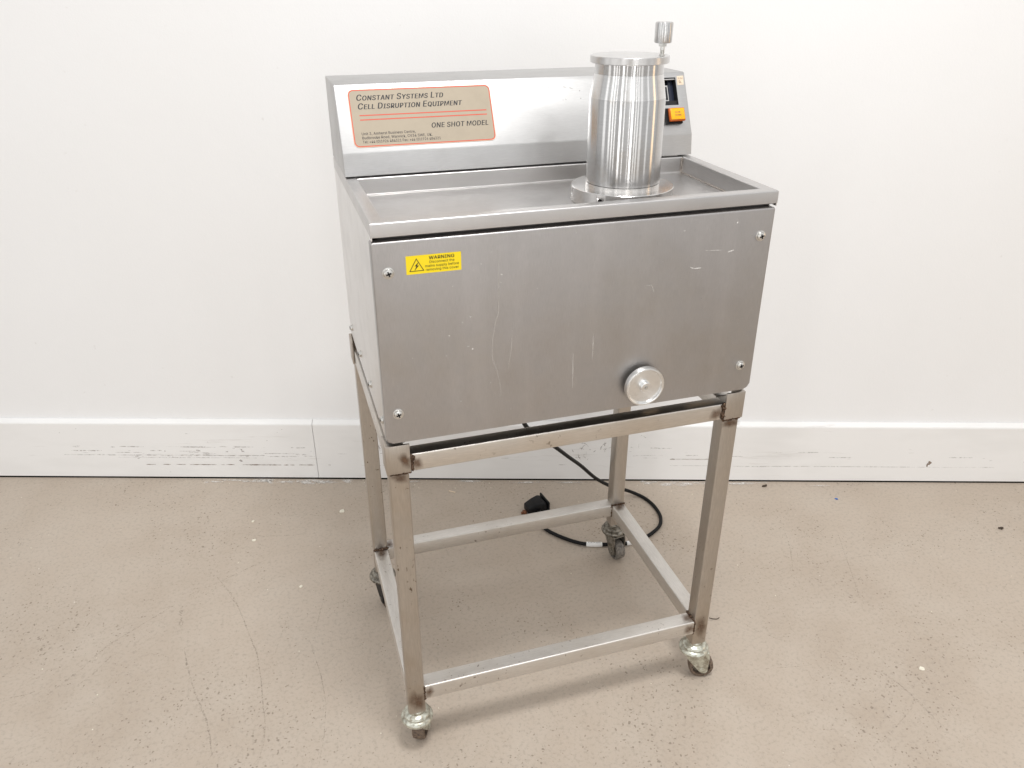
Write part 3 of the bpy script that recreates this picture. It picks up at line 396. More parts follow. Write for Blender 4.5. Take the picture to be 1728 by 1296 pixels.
"W":[0.686,[155,0,16,509,82,509,163,196,170,171,175,145,181,120,187,94,192,67,197,40,189,40,194,67,200,94,205,120,211,145,218,171,224,196,306,509,380,509,462,196,468,171,474,145,480,120,486,94,492,67,497,40,488,40,493,67,499,94,504,120,510,145,517,171,523,196,603,509,670,509,530,0,455,0,368,323,359,356,351,391,344,431,336,475,350,475,342,433,335,395,327,359,318,323,230,0],[[0,2,1],[0,3,2],[16,41,17],[41,18,17],[41,42,18],[42,19,18],[32,34,33],[32,35,34],[16,43,41],[43,40,41],[43,40,42],[40,19,42],[16,44,43],[39,19,40],[16,45,44],[38,19,39],[16,46,45],[37,19,38],[16,47,46],[36,19,37],[0,4,3],[15,47,16],[36,20,19],[31,35,32],[0,5,4],[14,47,15],[36,21,20],[30,35,31],[0,6,5],[13,47,14],[36,22,21],[29,35,30],[0,7,6],[12,47,13],[36,23,22],[28,35,29],[0,8,7],[11,47,12],[36,24,23],[27,35,28],[0,10,8],[10,9,8],[10,47,11],[36,26,24],[26,25,24],[26,35,27],[0,47,10],[36,35,26]]],
"Y":[0.472,[203,0,203,208,16,509,91,509,192,344,208,318,222,292,236,264,250,230,224,230,237,265,251,293,265,318,280,344,381,509,455,509,268,208,268,0],[[1,3,2],[1,4,3],[13,15,14],[13,16,15],[1,5,4],[12,16,13],[11,16,12],[1,6,5],[10,16,11],[1,7,6],[9,8,10],[8,16,10],[1,8,7],[1,16,8],[0,16,1],[0,17,16]]],
"a":[0.389,[160,-9,126,-5,94,5,68,22,48,45,35,73,30,108,34,138,43,161,58,179,78,193,100,203,125,211,152,216,178,220,209,224,234,227,252,230,265,235,273,243,276,255,276,257,273,279,267,297,256,311,240,322,220,329,196,331,171,329,149,322,132,313,118,301,107,288,100,274,41,291,57,322,79,346,104,364,133,375,163,382,194,384,215,383,239,379,263,372,286,360,306,343,322,320,333,290,337,251,337,0,277,0,277,52,272,52,264,38,252,25,236,12,215,1,190,-6,170,45,202,49,228,59,248,74,263,93,272,115,276,138,276,190,270,186,259,182,246,179,231,176,216,173,200,171,186,169,175,168,154,164,134,159,117,150,103,139,95,124,92,105,94,87,102,72,114,61,130,52,149,47],[[39,41,40],[39,42,41],[38,42,39],[38,43,42],[37,43,38],[37,44,43],[36,44,37],[36,45,44],[35,45,36],[35,27,45],[27,46,45],[35,28,27],[26,46,27],[35,29,28],[25,46,26],[35,30,29],[34,30,35],[24,46,25],[24,47,46],[34,31,30],[23,47,24],[34,32,31],[22,47,23],[33,32,34],[22,48,47],[21,48,22],[20,48,21],[19,48,20],[19,49,48],[18,49,19],[17,65,18],[65,49,18],[16,65,17],[15,65,16],[14,65,15],[13,65,14],[12,65,13],[11,65,12],[10,65,11],[9,65,10],[9,66,65],[64,49,65],[9,67,66],[9,68,67],[8,68,9],[8,69,68],[8,70,69],[8,71,70],[8,72,71],[8,73,72],[8,74,73],[8,75,74],[7,75,8],[7,76,75],[7,77,76],[7,78,77],[63,49,64],[6,78,7],[6,79,78],[62,49,63],[5,79,6],[5,80,79],[61,51,62],[51,49,62],[5,81,80],[60,51,61],[4,81,5],[4,82,81],[4,83,82],[59,52,60],[52,51,60],[4,84,83],[59,53,52],[50,49,51],[58,53,59],[4,58,84],[4,53,58],[3,53,4],[3,54,53],[3,55,54],[2,55,3],[2,56,55],[1,56,2],[1,57,56],[0,57,1]]],
"b":[0.424,[229,-8,198,-5,172,4,153,17,138,31,127,46,118,59,112,59,112,0,53,0,53,509,114,509,114,319,118,319,127,331,137,346,152,360,171,373,197,381,229,384,274,378,313,361,345,332,370,293,385,245,390,189,385,133,370,84,346,45,313,16,274,-2,220,47,253,51,279,66,301,88,316,117,325,151,328,189,325,227,316,261,301,290,280,311,253,325,220,330,188,325,161,312,140,291,125,263,116,229,113,189,116,150,125,115,140,86,162,65,188,51],[[9,11,10],[9,12,11],[18,20,19],[17,20,18],[17,21,20],[16,21,17],[16,22,21],[15,22,16],[14,22,15],[14,43,22],[43,42,22],[42,23,22],[13,43,14],[13,44,43],[13,45,44],[41,23,42],[9,13,12],[9,47,13],[47,46,13],[46,45,13],[40,23,41],[40,24,23],[39,24,40],[9,48,47],[38,24,39],[38,25,24],[9,49,48],[37,25,38],[9,50,49],[36,25,37],[36,26,25],[35,26,36],[9,51,50],[35,27,26],[34,27,35],[9,7,51],[7,52,51],[33,27,34],[7,53,52],[33,28,27],[32,28,33],[7,6,53],[6,54,53],[9,8,7],[5,54,6],[31,28,32],[5,31,54],[5,28,31],[4,28,5],[4,29,28],[3,29,4],[2,29,3],[2,30,29],[1,30,2],[1,0,30]]],
"c":[0.396,[207,-8,159,-2,117,16,82,46,56,85,40,133,34,187,40,243,56,291,82,330,117,360,159,378,207,384,234,383,260,377,284,368,305,356,324,341,340,322,353,301,362,277,303,262,298,276,290,289,281,301,270,311,257,319,242,325,226,329,207,330,173,325,145,310,124,287,108,258,99,224,96,187,99,151,108,117,124,89,145,66,173,51,207,46,226,48,243,52,258,58,271,66,282,76,292,89,299,102,304,117,363,102,354,78,341,56,325,37,306,21,285,9,261,-1,235,-6],[[11,13,12],[11,14,13],[10,14,11],[10,15,14],[10,16,15],[9,16,10],[9,17,16],[9,29,17],[29,18,17],[8,30,9],[30,29,9],[28,18,29],[27,18,28],[8,31,30],[26,18,27],[26,19,18],[25,19,26],[24,19,25],[8,32,31],[23,19,24],[23,20,19],[7,32,8],[22,20,23],[7,33,32],[22,21,20],[7,34,33],[6,34,7],[6,35,34],[5,35,6],[5,36,35],[5,37,36],[4,37,5],[4,38,37],[48,50,49],[48,51,50],[47,51,48],[46,51,47],[4,39,38],[3,39,4],[46,52,51],[45,52,46],[44,52,45],[3,40,39],[43,52,44],[43,53,52],[42,53,43],[3,41,40],[41,53,42],[3,53,41],[2,53,3],[2,54,53],[2,55,54],[1,55,2],[1,56,55],[1,57,56],[0,57,1]]],
"d":[0.424,[195,-8,151,-2,111,16,79,45,55,84,39,133,34,189,39,245,55,293,79,332,112,361,151,378,196,384,228,381,253,373,272,360,287,346,298,331,306,319,311,319,311,509,372,509,372,0,313,0,313,59,307,59,298,46,287,31,272,17,252,4,227,-5,205,47,236,51,263,65,284,86,299,115,309,150,312,189,309,229,300,263,284,291,263,312,237,325,205,330,172,325,145,311,124,290,108,261,99,227,96,189,99,151,109,117,124,88,145,66,172,51],[[19,21,20],[19,22,21],[11,13,12],[11,14,13],[10,14,11],[10,15,14],[9,15,10],[9,16,15],[9,17,16],[8,44,9],[44,43,9],[43,17,9],[43,18,17],[42,18,43],[41,18,42],[8,45,44],[41,19,18],[41,40,19],[40,39,19],[39,22,19],[8,46,45],[7,46,8],[7,47,46],[38,22,39],[7,48,47],[6,48,7],[37,22,38],[6,49,48],[6,50,49],[36,22,37],[5,50,6],[5,51,50],[35,22,36],[4,51,5],[4,52,51],[34,24,35],[24,22,35],[4,53,52],[33,24,34],[3,53,4],[3,54,53],[32,25,33],[25,24,33],[32,26,25],[23,22,24],[3,31,54],[31,26,32],[3,26,31],[3,27,26],[2,27,3],[2,28,27],[2,29,28],[1,29,2],[1,30,29],[0,30,1]]],
"e":[0.404,[212,-8,161,-2,117,16,82,46,56,85,40,132,34,187,39,242,55,290,81,329,115,359,157,378,205,384,236,382,266,374,294,361,319,341,341,315,357,282,368,242,371,194,371,169,75,169,75,221,338,221,310,202,307,237,298,269,283,294,263,314,237,326,205,330,173,326,146,313,125,294,109,270,99,241,96,211,96,178,100,139,110,106,128,80,151,61,179,50,212,46,234,48,254,53,271,61,285,73,297,88,306,105,365,91,353,63,335,39,311,19,283,4,249,-5],[[11,13,12],[11,14,13],[10,14,11],[10,15,14],[10,16,15],[9,16,10],[9,31,16],[31,17,16],[9,32,31],[30,17,31],[8,32,9],[29,17,30],[8,33,32],[29,18,17],[28,18,29],[8,34,33],[27,18,28],[8,35,34],[7,35,8],[27,19,18],[7,36,35],[26,19,27],[26,24,19],[24,20,19],[6,23,7],[23,36,7],[23,37,36],[25,24,26],[6,22,23],[37,24,23],[37,20,24],[38,20,37],[38,21,20],[5,22,6],[39,21,38],[5,21,22],[5,39,21],[5,40,39],[4,40,5],[4,41,40],[49,51,50],[49,52,51],[48,52,49],[3,41,4],[3,42,41],[47,52,48],[47,53,52],[3,43,42],[46,53,47],[45,53,46],[3,44,43],[44,53,45],[3,53,44],[2,53,3],[2,54,53],[2,55,54],[1,55,2],[1,56,55],[0,56,1]]],
"f":[0.254,[228,379,228,327,6,327,6,379,81,0,81,432,84,461,96,486,113,505,135,519,161,527,187,530,207,529,222,527,234,524,243,521,227,468,222,470,215,472,206,473,195,474,171,470,154,460,145,443,142,419,142,0],[[10,12,11],[10,13,12],[9,13,10],[9,14,13],[9,15,14],[9,16,15],[8,17,9],[17,16,9],[7,19,8],[19,18,8],[18,17,8],[6,20,7],[20,19,7],[6,21,20],[6,22,21],[5,22,6],[5,23,22],[5,24,23],[4,24,5],[4,25,24],[2,0,3],[2,1,0]]],
"g":[0.425,[207,-151,168,-148,134,-140,105,-127,82,-110,64,-91,51,-69,101,-41,110,-53,122,-66,136,-78,154,-88,178,-95,207,-97,249,-92,282,-75,304,-47,311,-6,311,68,306,68,298,56,287,41,272,28,252,16,227,8,195,5,152,10,113,27,80,53,55,90,39,136,34,191,39,246,55,293,80,332,112,361,152,378,196,384,228,382,253,373,273,360,288,346,299,331,308,319,313,319,313,379,372,379,372,-9,367,-54,350,-90,324,-117,291,-136,251,-147,205,59,237,63,264,75,285,95,300,121,309,154,312,193,309,231,300,264,285,291,264,312,237,325,205,330,172,325,145,312,124,290,109,262,99,229,96,193,99,155,109,123,124,96,145,76,172,63],[[36,38,37],[36,39,38],[44,46,45],[44,47,46],[35,39,36],[35,40,39],[34,40,35],[34,41,40],[34,42,41],[33,66,34],[66,65,34],[65,42,34],[65,43,42],[64,43,65],[63,43,64],[33,67,66],[63,44,43],[63,62,44],[62,61,44],[61,60,44],[60,47,44],[33,68,67],[32,68,33],[32,69,68],[32,70,69],[31,70,32],[59,47,60],[31,71,70],[31,72,71],[58,47,59],[30,72,31],[30,73,72],[57,47,58],[29,73,30],[29,74,73],[56,18,57],[18,47,57],[29,75,74],[55,18,56],[28,75,29],[28,76,75],[54,19,55],[19,18,55],[54,20,19],[17,47,18],[28,53,76],[53,20,54],[28,20,53],[28,21,20],[27,21,28],[27,22,21],[27,23,22],[26,23,27],[26,24,23],[25,24,26],[16,47,17],[16,48,47],[6,8,7],[15,48,16],[6,9,8],[15,49,48],[6,10,9],[5,10,6],[14,49,15],[5,11,10],[5,12,11],[14,50,49],[4,12,5],[13,50,14],[4,13,12],[4,50,13],[3,50,4],[3,51,50],[2,51,3],[2,52,51],[1,52,2],[1,0,52]]],
"h":[0.41,[114,227,114,0,53,0,53,509,114,509,114,287,102,287,124,332,152,362,187,379,227,384,264,380,295,369,321,349,341,321,353,285,357,240,357,0,296,0,296,235,290,275,273,304,246,323,210,329,184,326,161,317,141,303,126,283,117,257],[[2,4,3],[2,6,4],[6,5,4],[9,11,10],[9,12,11],[8,12,9],[8,13,12],[7,13,8],[7,23,13],[23,14,13],[6,25,7],[25,24,7],[24,23,7],[22,14,23],[21,14,22],[21,15,14],[6,26,25],[20,15,21],[6,27,26],[2,28,6],[28,27,6],[20,16,15],[19,16,20],[2,0,28],[19,17,16],[18,17,19],[2,1,0]]],
"i":[0.167,[84,443,67,446,54,455,44,468,41,483,44,499,54,512,67,521,84,524,100,521,114,512,123,499,126,483,123,468,114,455,100,446,53,0,53,379,114,379,114,0],[[16,18,17],[16,19,18],[7,9,8],[6,9,7],[6,10,9],[5,10,6],[5,11,10],[4,11,5],[4,12,11],[3,12,4],[3,13,12],[2,13,3],[2,14,13],[1,14,2],[1,15,14],[0,15,1]]],
"k":[0.381,[110,137,110,212,121,212,284,379,360,379,184,199,177,199,53,0,53,509,114,509,114,0,294,0,148,186,191,229,372,0],[[7,9,8],[7,1,9],[1,10,9],[2,4,3],[2,13,4],[13,5,4],[2,12,13],[5,14,13],[7,0,1],[10,2,1],[10,12,2],[0,5,6],[0,14,5],[10,11,12],[7,14,0],[10,14,7],[11,14,10]]],
"l":[0.189,[139,-2,101,3,74,20,58,47,53,84,53,509,114,509,114,99,115,77,120,62,130,54,146,52,154,52,160,53,165,53,170,54,181,3,172,1,162,-1,151,-2],[[4,6,5],[4,7,6],[4,8,7],[3,8,4],[3,9,8],[3,10,9],[3,11,10],[14,16,15],[13,16,14],[12,16,13],[11,16,12],[3,16,11],[2,16,3],[1,16,2],[0,16,1],[0,17,16],[0,18,17],[0,19,18]]],
"m":[0.61,[53,0,53,379,112,379,112,295,108,295,118,323,132,346,151,363,172,376,195,384,219,386,257,380,287,361,309,331,321,295,312,295,322,321,337,343,357,361,381,375,407,383,437,386,468,383,497,372,522,354,541,328,553,296,557,255,557,0,496,0,496,254,490,289,473,313,447,326,419,330,395,328,374,320,358,307,345,290,338,270,335,247,335,0,274,0,274,260,269,288,253,311,229,326,199,330,178,328,158,320,140,307,126,289,117,266,114,238,114,0],[[9,11,10],[20,22,21],[8,11,9],[19,22,20],[19,23,22],[8,12,11],[0,2,1],[0,4,2],[4,3,2],[7,12,8],[18,23,19],[18,24,23],[6,12,7],[17,24,18],[6,13,12],[17,25,24],[5,47,6],[47,13,6],[16,34,17],[34,25,17],[47,46,13],[46,14,13],[5,48,47],[16,35,34],[33,25,34],[33,26,25],[5,49,48],[16,36,35],[32,26,33],[45,14,46],[4,49,5],[15,36,16],[4,50,49],[15,37,36],[31,26,32],[44,15,45],[15,14,45],[4,51,50],[15,38,37],[31,27,26],[0,52,4],[52,51,4],[44,38,15],[44,39,38],[30,27,31],[43,39,44],[43,40,39],[0,53,52],[42,40,43],[30,28,27],[29,28,30],[42,41,40],[0,54,53]]],
"n":[0.41,[114,227,114,0,53,0,53,379,112,379,112,287,102,287,124,332,152,362,187,379,227,384,264,380,295,369,321,349,341,321,353,285,357,240,357,0,296,0,296,235,290,275,273,304,246,323,210,329,184,326,161,317,141,303,126,283,117,257],[[9,11,10],[9,12,11],[2,4,3],[2,6,4],[6,5,4],[8,12,9],[8,13,12],[7,13,8],[7,23,13],[23,14,13],[6,25,7],[25,24,7],[24,23,7],[22,14,23],[21,14,22],[21,15,14],[6,26,25],[20,15,21],[6,27,26],[2,28,6],[28,27,6],[20,16,15],[19,16,20],[2,0,28],[19,17,16],[18,17,19],[2,1,0]]],
"o":[0.415,[207,-8,159,-2,117,16,82,46,56,85,40,133,34,187,40,243,56,291,82,330,117,360,159,378,207,384,256,378,299,360,333,330,359,291,376,243,381,187,376,133,359,85,333,46,299,16,256,-2,207,46,242,51,270,66,292,89,307,117,316,151,319,187,316,224,307,258,292,287,270,310,242,325,207,330,173,325,145,310,124,287,108,258,99,224,96,187,99,151,108,117,124,89,145,66,173,51],[[11,13,12],[10,13,11],[10,14,13],[9,14,10],[9,15,14],[8,37,9],[37,36,9],[36,15,9],[36,35,15],[35,16,15],[8,38,37],[34,16,35],[8,39,38],[33,16,34],[7,39,8],[33,17,16],[7,40,39],[32,17,33],[7,41,40],[31,17,32],[6,41,7],[31,18,17],[6,42,41],[30,18,31],[5,42,6],[5,43,42],[29,18,30],[29,19,18],[5,44,43],[28,19,29],[28,20,19],[4,44,5],[4,45,44],[27,20,28],[4,46,45],[26,20,27],[3,46,4],[26,21,20],[3,47,46],[25,21,26],[3,24,47],[24,21,25],[3,21,24],[2,21,3],[2,22,21],[1,22,2],[1,23,22],[0,23,1]]],
"p":[0.424,[53,-143,53,379,112,379,112,319,118,319,126,331,137,346,152,360,171,373,197,381,229,384,274,378,313,361,345,332,370,293,385,245,390,189,385,133,370,84,346,45,313,16,274,-2,229,-8,198,-5,173,4,153,17,138,31,127,46,118,59,114,59,114,-143,220,47,253,51,279,66,301,88,316,117,325,151,328,189,325,227,316,261,301,290,280,311,253,325,220,330,188,325,161,312,140,291,125,263,116,229,113,189,116,150,125,115,140,86,162,65,188,51],[[9,11,10],[8,11,9],[0,2,1],[0,3,2],[8,12,11],[7,12,8],[7,13,12],[6,13,7],[5,13,6],[5,43,13],[43,42,13],[42,14,13],[4,43,5],[4,44,43],[4,45,44],[41,14,42],[0,4,3],[0,48,4],[48,47,4],[47,46,4],[46,45,4],[40,14,41],[40,15,14],[39,15,40],[38,15,39],[38,16,15],[0,49,48],[37,16,38],[0,50,49],[36,16,37],[36,17,16],[35,17,36],[0,51,50],[35,18,17],[34,18,35],[0,29,51],[29,52,51],[33,18,34],[29,53,52],[33,19,18],[32,19,33],[29,28,53],[28,54,53],[0,30,29],[27,54,28],[31,19,32],[27,31,54],[27,19,31],[26,19,27],[26,20,19],[25,20,26],[24,20,25],[24,21,20],[23,21,24],[23,22,21]]],
"q":[0.424,[372,-143,311,-143,311,59,306,59,298,46,287,31,272,17,252,4,227,-5,195,-8,151,-2,111,16,79,45,55,84,39,133,34,189,39,245,55,293,79,332,112,361,151,378,196,384,228,381,253,373,272,360,287,346,298,331,307,319,313,319,313,379,372,379,205,47,236,51,263,65,284,86,299,115,309,150,312,189,309,229,300,263,284,291,263,312,237,325,205,330,172,325,145,311,124,290,108,261,99,227,96,189,99,151,109,117,124,88,145,66,172,51],[[20,22,21],[20,23,22],[28,30,29],[28,0,30],[19,23,20],[19,24,23],[18,24,19],[18,25,24],[18,26,25],[17,44,18],[44,43,18],[43,26,18],[43,27,26],[42,27,43],[41,27,42],[17,45,44],[41,28,27],[41,40,28],[40,39,28],[39,38,28],[38,0,28],[17,46,45],[16,46,17],[16,47,46],[16,48,47],[15,48,16],[37,0,38],[15,49,48],[15,50,49],[36,0,37],[14,50,15],[14,51,50],[35,0,36],[13,51,14],[13,52,51],[34,2,35],[2,0,35],[13,53,52],[33,2,34],[12,53,13],[12,54,53],[32,3,33],[3,2,33],[32,4,3],[1,0,2],[12,31,54],[31,4,32],[12,4,31],[12,5,4],[11,5,12],[11,6,5],[11,7,6],[10,7,11],[10,8,7],[9,8,10]]],
"r":[0.259,[53,0,53,379,112,379,112,321,115,321,130,347,152,367,181,380,213,385,221,385,229,384,237,384,243,384,243,322,239,323,230,324,219,325,207,326,182,323,159,315,140,301,126,284,117,262,114,237,114,0],[[7,9,8],[7,10,9],[7,11,10],[7,12,11],[7,13,12],[6,13,7],[0,2,1],[0,3,2],[5,13,6],[4,17,5],[17,16,5],[16,15,5],[15,14,5],[14,13,5],[4,18,17],[4,19,18],[0,4,3],[0,22,4],[22,21,4],[21,20,4],[20,19,4],[0,23,22],[0,24,23]]],
"s":[0.365,[182,-8,145,-5,112,3,84,18,62,38,45,63,36,94,94,107,105,79,124,60,150,49,181,45,217,50,244,62,262,81,268,103,265,121,254,136,237,147,212,155,149,170,104,186,72,208,53,237,47,274,51,305,65,332,87,354,115,370,149,381,187,384,223,381,254,372,279,358,299,339,314,316,324,290,268,277,258,298,243,316,219,328,187,333,156,329,131,317,114,299,109,277,112,258,124,243,144,232,172,223,229,209,275,194,306,171,325,142,331,107,326,75,312,47,290,24,260,6,223,-5],[[29,31,30],[29,32,31],[28,32,29],[28,33,32],[27,33,28],[27,34,33],[26,34,27],[26,41,34],[41,35,34],[26,42,41],[40,35,41],[25,42,26],[25,43,42],[39,35,40],[25,44,43],[39,36,35],[38,36,39],[24,44,25],[24,45,44],[37,36,38],[24,46,45],[23,46,24],[23,47,46],[23,48,47],[22,48,23],[22,49,48],[22,50,49],[22,51,50],[21,51,22],[21,52,51],[20,52,21],[20,53,52],[19,53,20],[18,53,19],[17,53,18],[17,54,53],[16,54,17],[15,54,16],[6,8,7],[15,55,54],[14,55,15],[5,8,6],[13,55,14],[5,9,8],[13,56,55],[4,9,5],[12,56,13],[4,10,9],[11,56,12],[4,11,10],[11,57,56],[4,57,11],[3,57,4],[3,58,57],[2,58,3],[2,59,58],[1,59,2],[1,0,59]]],
"t":[0.227,[204,379,204,327,6,327,6,379,65,471,126,471,126,98,128,76,136,61,150,53,170,50,177,50,185,51,194,52,202,54,213,2,203,-1,192,-3,180,-4,168,-4,125,2,92,21,72,52,65,93],[[23,5,4],[23,6,5],[2,0,3],[2,1,0],[23,7,6],[22,7,23],[22,8,7],[22,9,8],[13,15,14],[22,10,9],[12,15,13],[21,10,22],[11,15,12],[10,15,11],[21,15,10],[20,15,21],[19,15,20],[19,16,15],[19,17,16],[19,18,17]]],
"u":[0.41,[182,-5,146,-1,115,11,89,31,69,59,57,95,53,139,53,379,114,379,114,144,119,105,137,75,164,56,200,50,226,53,249,62,268,77,283,97,293,122,296,153,296,379,357,379,357,0,298,0,298,92,307,92,286,47,257,17,222,0],[[6,8,7],[6,9,8],[19,21,20],[19,22,21],[18,22,19],[6,10,9],[5,10,6],[17,25,18],[25,22,18],[5,11,10],[16,24,17],[24,25,17],[4,11,5],[16,26,24],[26,23,24],[26,22,25],[15,26,16],[4,12,11],[14,26,15],[3,12,4],[3,13,12],[13,26,14],[3,26,13],[3,27,26],[23,22,26],[2,27,3],[2,28,27],[1,28,2],[1,0,28]]],
"v":[0.389,[163,0,17,379,84,379,165,155,177,121,187,87,196,53,206,21,184,21,194,53,203,87,213,121,224,155,305,379,371,379,226,0],[[0,2,1],[0,3,2],[12,14,13],[12,15,14],[0,4,3],[11,15,12],[0,5,4],[10,15,11],[0,9,5],[9,6,5],[9,6,10],[6,15,10],[0,8,9],[7,15,6],[0,7,8],[0,15,7]]],
"w":[0.567,[138,0,23,379,87,379,133,214,143,177,154,137,165,91,175,41,165,41,175,90,186,135,196,176,206,214,252,379,316,379,362,214,371,176,382,136,392,91,402,41,391,41,402,90,413,135,423,176,434,214,480,379,545,379,429,0,368,0,319,172,312,198,305,225,297,252,291,280,284,309,277,338,291,338,284,309,277,280,270,252,263,225,255,198,248,172,199,0],[[0,2,1],[0,3,2],[12,35,13],[35,14,13],[35,36,14],[36,15,14],[24,26,25],[24,27,26],[12,34,35],[37,15,36],[38,34,37],[34,15,37],[12,38,34],[38,33,34],[12,39,38],[12,40,39],[12,41,40],[0,4,3],[11,41,12],[23,27,24],[11,42,41],[0,5,4],[22,27,23],[10,42,11],[10,43,42],[0,6,5],[21,27,22],[9,43,10],[0,8,6],[8,7,6],[20,19,21],[8,43,9],[0,43,8]]],
"x":[0.379,[21,0,171,218,171,171,29,379,100,379,147,306,164,279,179,253,193,229,207,206,175,206,190,229,202,253,216,279,233,306,282,379,352,379,209,169,209,214,358,0,287,0,231,85,214,112,200,136,187,159,173,182,205,182,191,159,178,136,165,112,148,85,91,0],[[2,4,3],[2,5,4],[14,16,15],[14,17,16],[2,6,5],[13,17,14],[2,1,6],[1,7,6],[12,18,13],[18,17,13],[1,11,7],[11,8,7],[11,8,12],[8,18,12],[1,10,11],[9,18,8],[0,10,1],[9,19,18],[0,25,10],[25,9,10],[25,26,9],[26,19,9],[0,24,25],[27,19,26],[0,28,24],[28,23,24],[28,23,27],[23,19,27],[0,29,28],[22,19,23],[0,30,29],[21,19,22],[0,31,30],[20,19,21]]],
"y":[0.389,[47,-139,61,-86,71,-87,88,-90,104,-89,118,-84,130,-74,141,-58,151,-36,163,-1,17,379,84,379,165,155,177,121,187,87,196,53,206,21,184,21,193,53,202,87,212,121,224,155,305,379,371,379,204,-58,191,-85,177,-107,159,-124,139,-136,117,-143,91,-145,77,-145,65,-143,54,-141],[[9,11,10],[9,12,11],[21,23,22],[21,24,23],[9,13,12],[20,24,21],[19,16,20],[16,24,20],[9,14,13],[18,15,19],[15,16,19],[9,18,14],[18,15,14],[9,17,18],[9,16,17],[9,24,16],[8,24,9],[7,24,8],[7,25,24],[6,25,7],[5,25,6],[4,25,5],[4,26,25],[0,2,1],[0,3,2],[3,26,4],[0,26,3],[0,27,26],[0,28,27],[0,29,28],[33,29,0],[32,29,33],[32,30,29],[31,30,32]]]}
GLYPHS['D'] = [0.502,[60,0,219,0,291,8,351,31,398,68,433,119,455,181,462,255,455,329,433,391,399,441,353,478,294,501,225,509,60,509,125,57,215,57,272,63,318,81,354,110,379,149,394,198,399,255,394,312,379,361,354,399,320,428,275,446,221,452,125,452],[[0,1,16,15],[1,2,17,16],[2,3,18,17],[3,4,19,18],[4,5,20,19],[5,6,21,20],[6,7,22,21],[7,8,23,22],[8,9,24,23],[9,10,25,24],[10,11,26,25],[11,12,27,26],[12,13,28,27],[13,14,29,28],[14,0,15,29]]]
def text_into(mb, body, T, x, y, w, h, shear=0., bold=0., smallcaps=False):
    """lettering from the glyph outlines above, in plane T (local x right, y up): cap height h, baseline y, fitted to width w"""
    pen = 0.; items = []
    for ch in body:
        if ch == ' ': pen += .20; continue
        k = 1.
        if smallcaps and ch.islower(): ch = ch.upper(); k = .80
        adv, co, polys = GLYPHS[ch]
        pts = [(co[i] / 1000 * k, co[i + 1] / 1000 * k) for i in range(0, len(co), 2)]
        items.append((pen, pts, polys)); pen += (adv + bold) * k
    x0 = min(p + q[0] for p, P, _ in items for q in P); x1 = max(p + q[0] for p, P, _ in items for q in P)
    sx = w / (x1 - x0 + bold); sy = h / .509
    for dx in ((0,) if not bold else (0, bold * .5, bold)):
        for p, P, polys in items:
            vs = [mb.bm.verts.new(T @ Vector((x + (p + q[0] - x0 + dx) * sx + q[1] * sy * shear, y + q[1] * sy, dx * .0006))) for q in P]
            for f in polys:
                try: mb.bm.faces.new([vs[i] for i in f])
                except ValueError: pass

def rrect(w, h, r, n=6, cx=0, cy=0):
    pts = []
    for (qx, qy, a0) in ((w / 2 - r, h / 2 - r, 0), (-w / 2 + r, h / 2 - r, 90), (-w / 2 + r, -h / 2 + r, 180), (w / 2 - r, -h / 2 + r, 270)):
        for k in range(n + 1):
            a = R(a0 + 90 * k / n); pts.append((cx + qx + r * math.cos(a), cy + qy + r * math.sin(a)))
    return pts
def flat(mb, pts, T, z=0.): return mb.bm.faces.new([mb.bm.verts.new(T @ Vector((p[0], p[1], z))) for p in pts])
def slab(mb, pts, T, t):
    A = [mb.bm.verts.new(T @ Vector((p[0], p[1], 0))) for p in pts]; B = [mb.bm.verts.new(T @ Vector((p[0], p[1], t))) for p in pts]
    n = len(pts); mb.bm.faces.new(B); mb.bm.faces.new(A[::-1])
    for k in range(n): mb.bm.faces.new((A[k], A[(k + 1) % n], B[(k + 1) % n], B[k]))
def ring_strip(mb, P, Q, T, z=0.):
    A = [mb.bm.verts.new(T @ Vector((p[0], p[1], z))) for p in P]; B = [mb.bm.verts.new(T @ Vector((p[0], p[1], z))) for p in Q]
    n = len(P)
    for k in range(n): mb.bm.faces.new((A[k], A[(k + 1) % n], B[(k + 1) % n], B[k]))
def soft_splat(mb, c, rx, ry, T, z=0., n=12, rot=0, j=.25):
    lay = mb.bm.verts.layers.float.get('fade') or mb.bm.verts.layers.float.new('fade')
    ph = random.random() * 9; R_ = []
    for fr, al in ((1, 0.), (.66, .35), (.33, .85)):
        ring = []
        for k in range(n):
            a = 2 * math.pi * k / n; r = fr * (1 + j * math.sin(a * 2 + ph) + j * .5 * math.sin(a * 5 + ph * 2))
            x, y = rx * r * math.cos(a), ry * r * math.sin(a)
            v = mb.bm.verts.new(T @ Vector((c[0] + x * math.cos(rot) - y * math.sin(rot), c[1] + x * math.sin(rot) + y * math.cos(rot), z))); v[lay] = al; ring.append(v)
        R_.append(ring)
    cv = mb.bm.verts.new(T @ Vector((c[0], c[1], z))); cv[lay] = 1.
    for A, B in zip(R_[:-1], R_[1:]):
        for k in range(n): mb.bm.faces.new((A[k], A[(k + 1) % n], B[(k + 1) % n], B[k]))
    for k in range(n): mb.bm.faces.new((R_[-1][k], R_[-1][(k + 1) % n], cv))
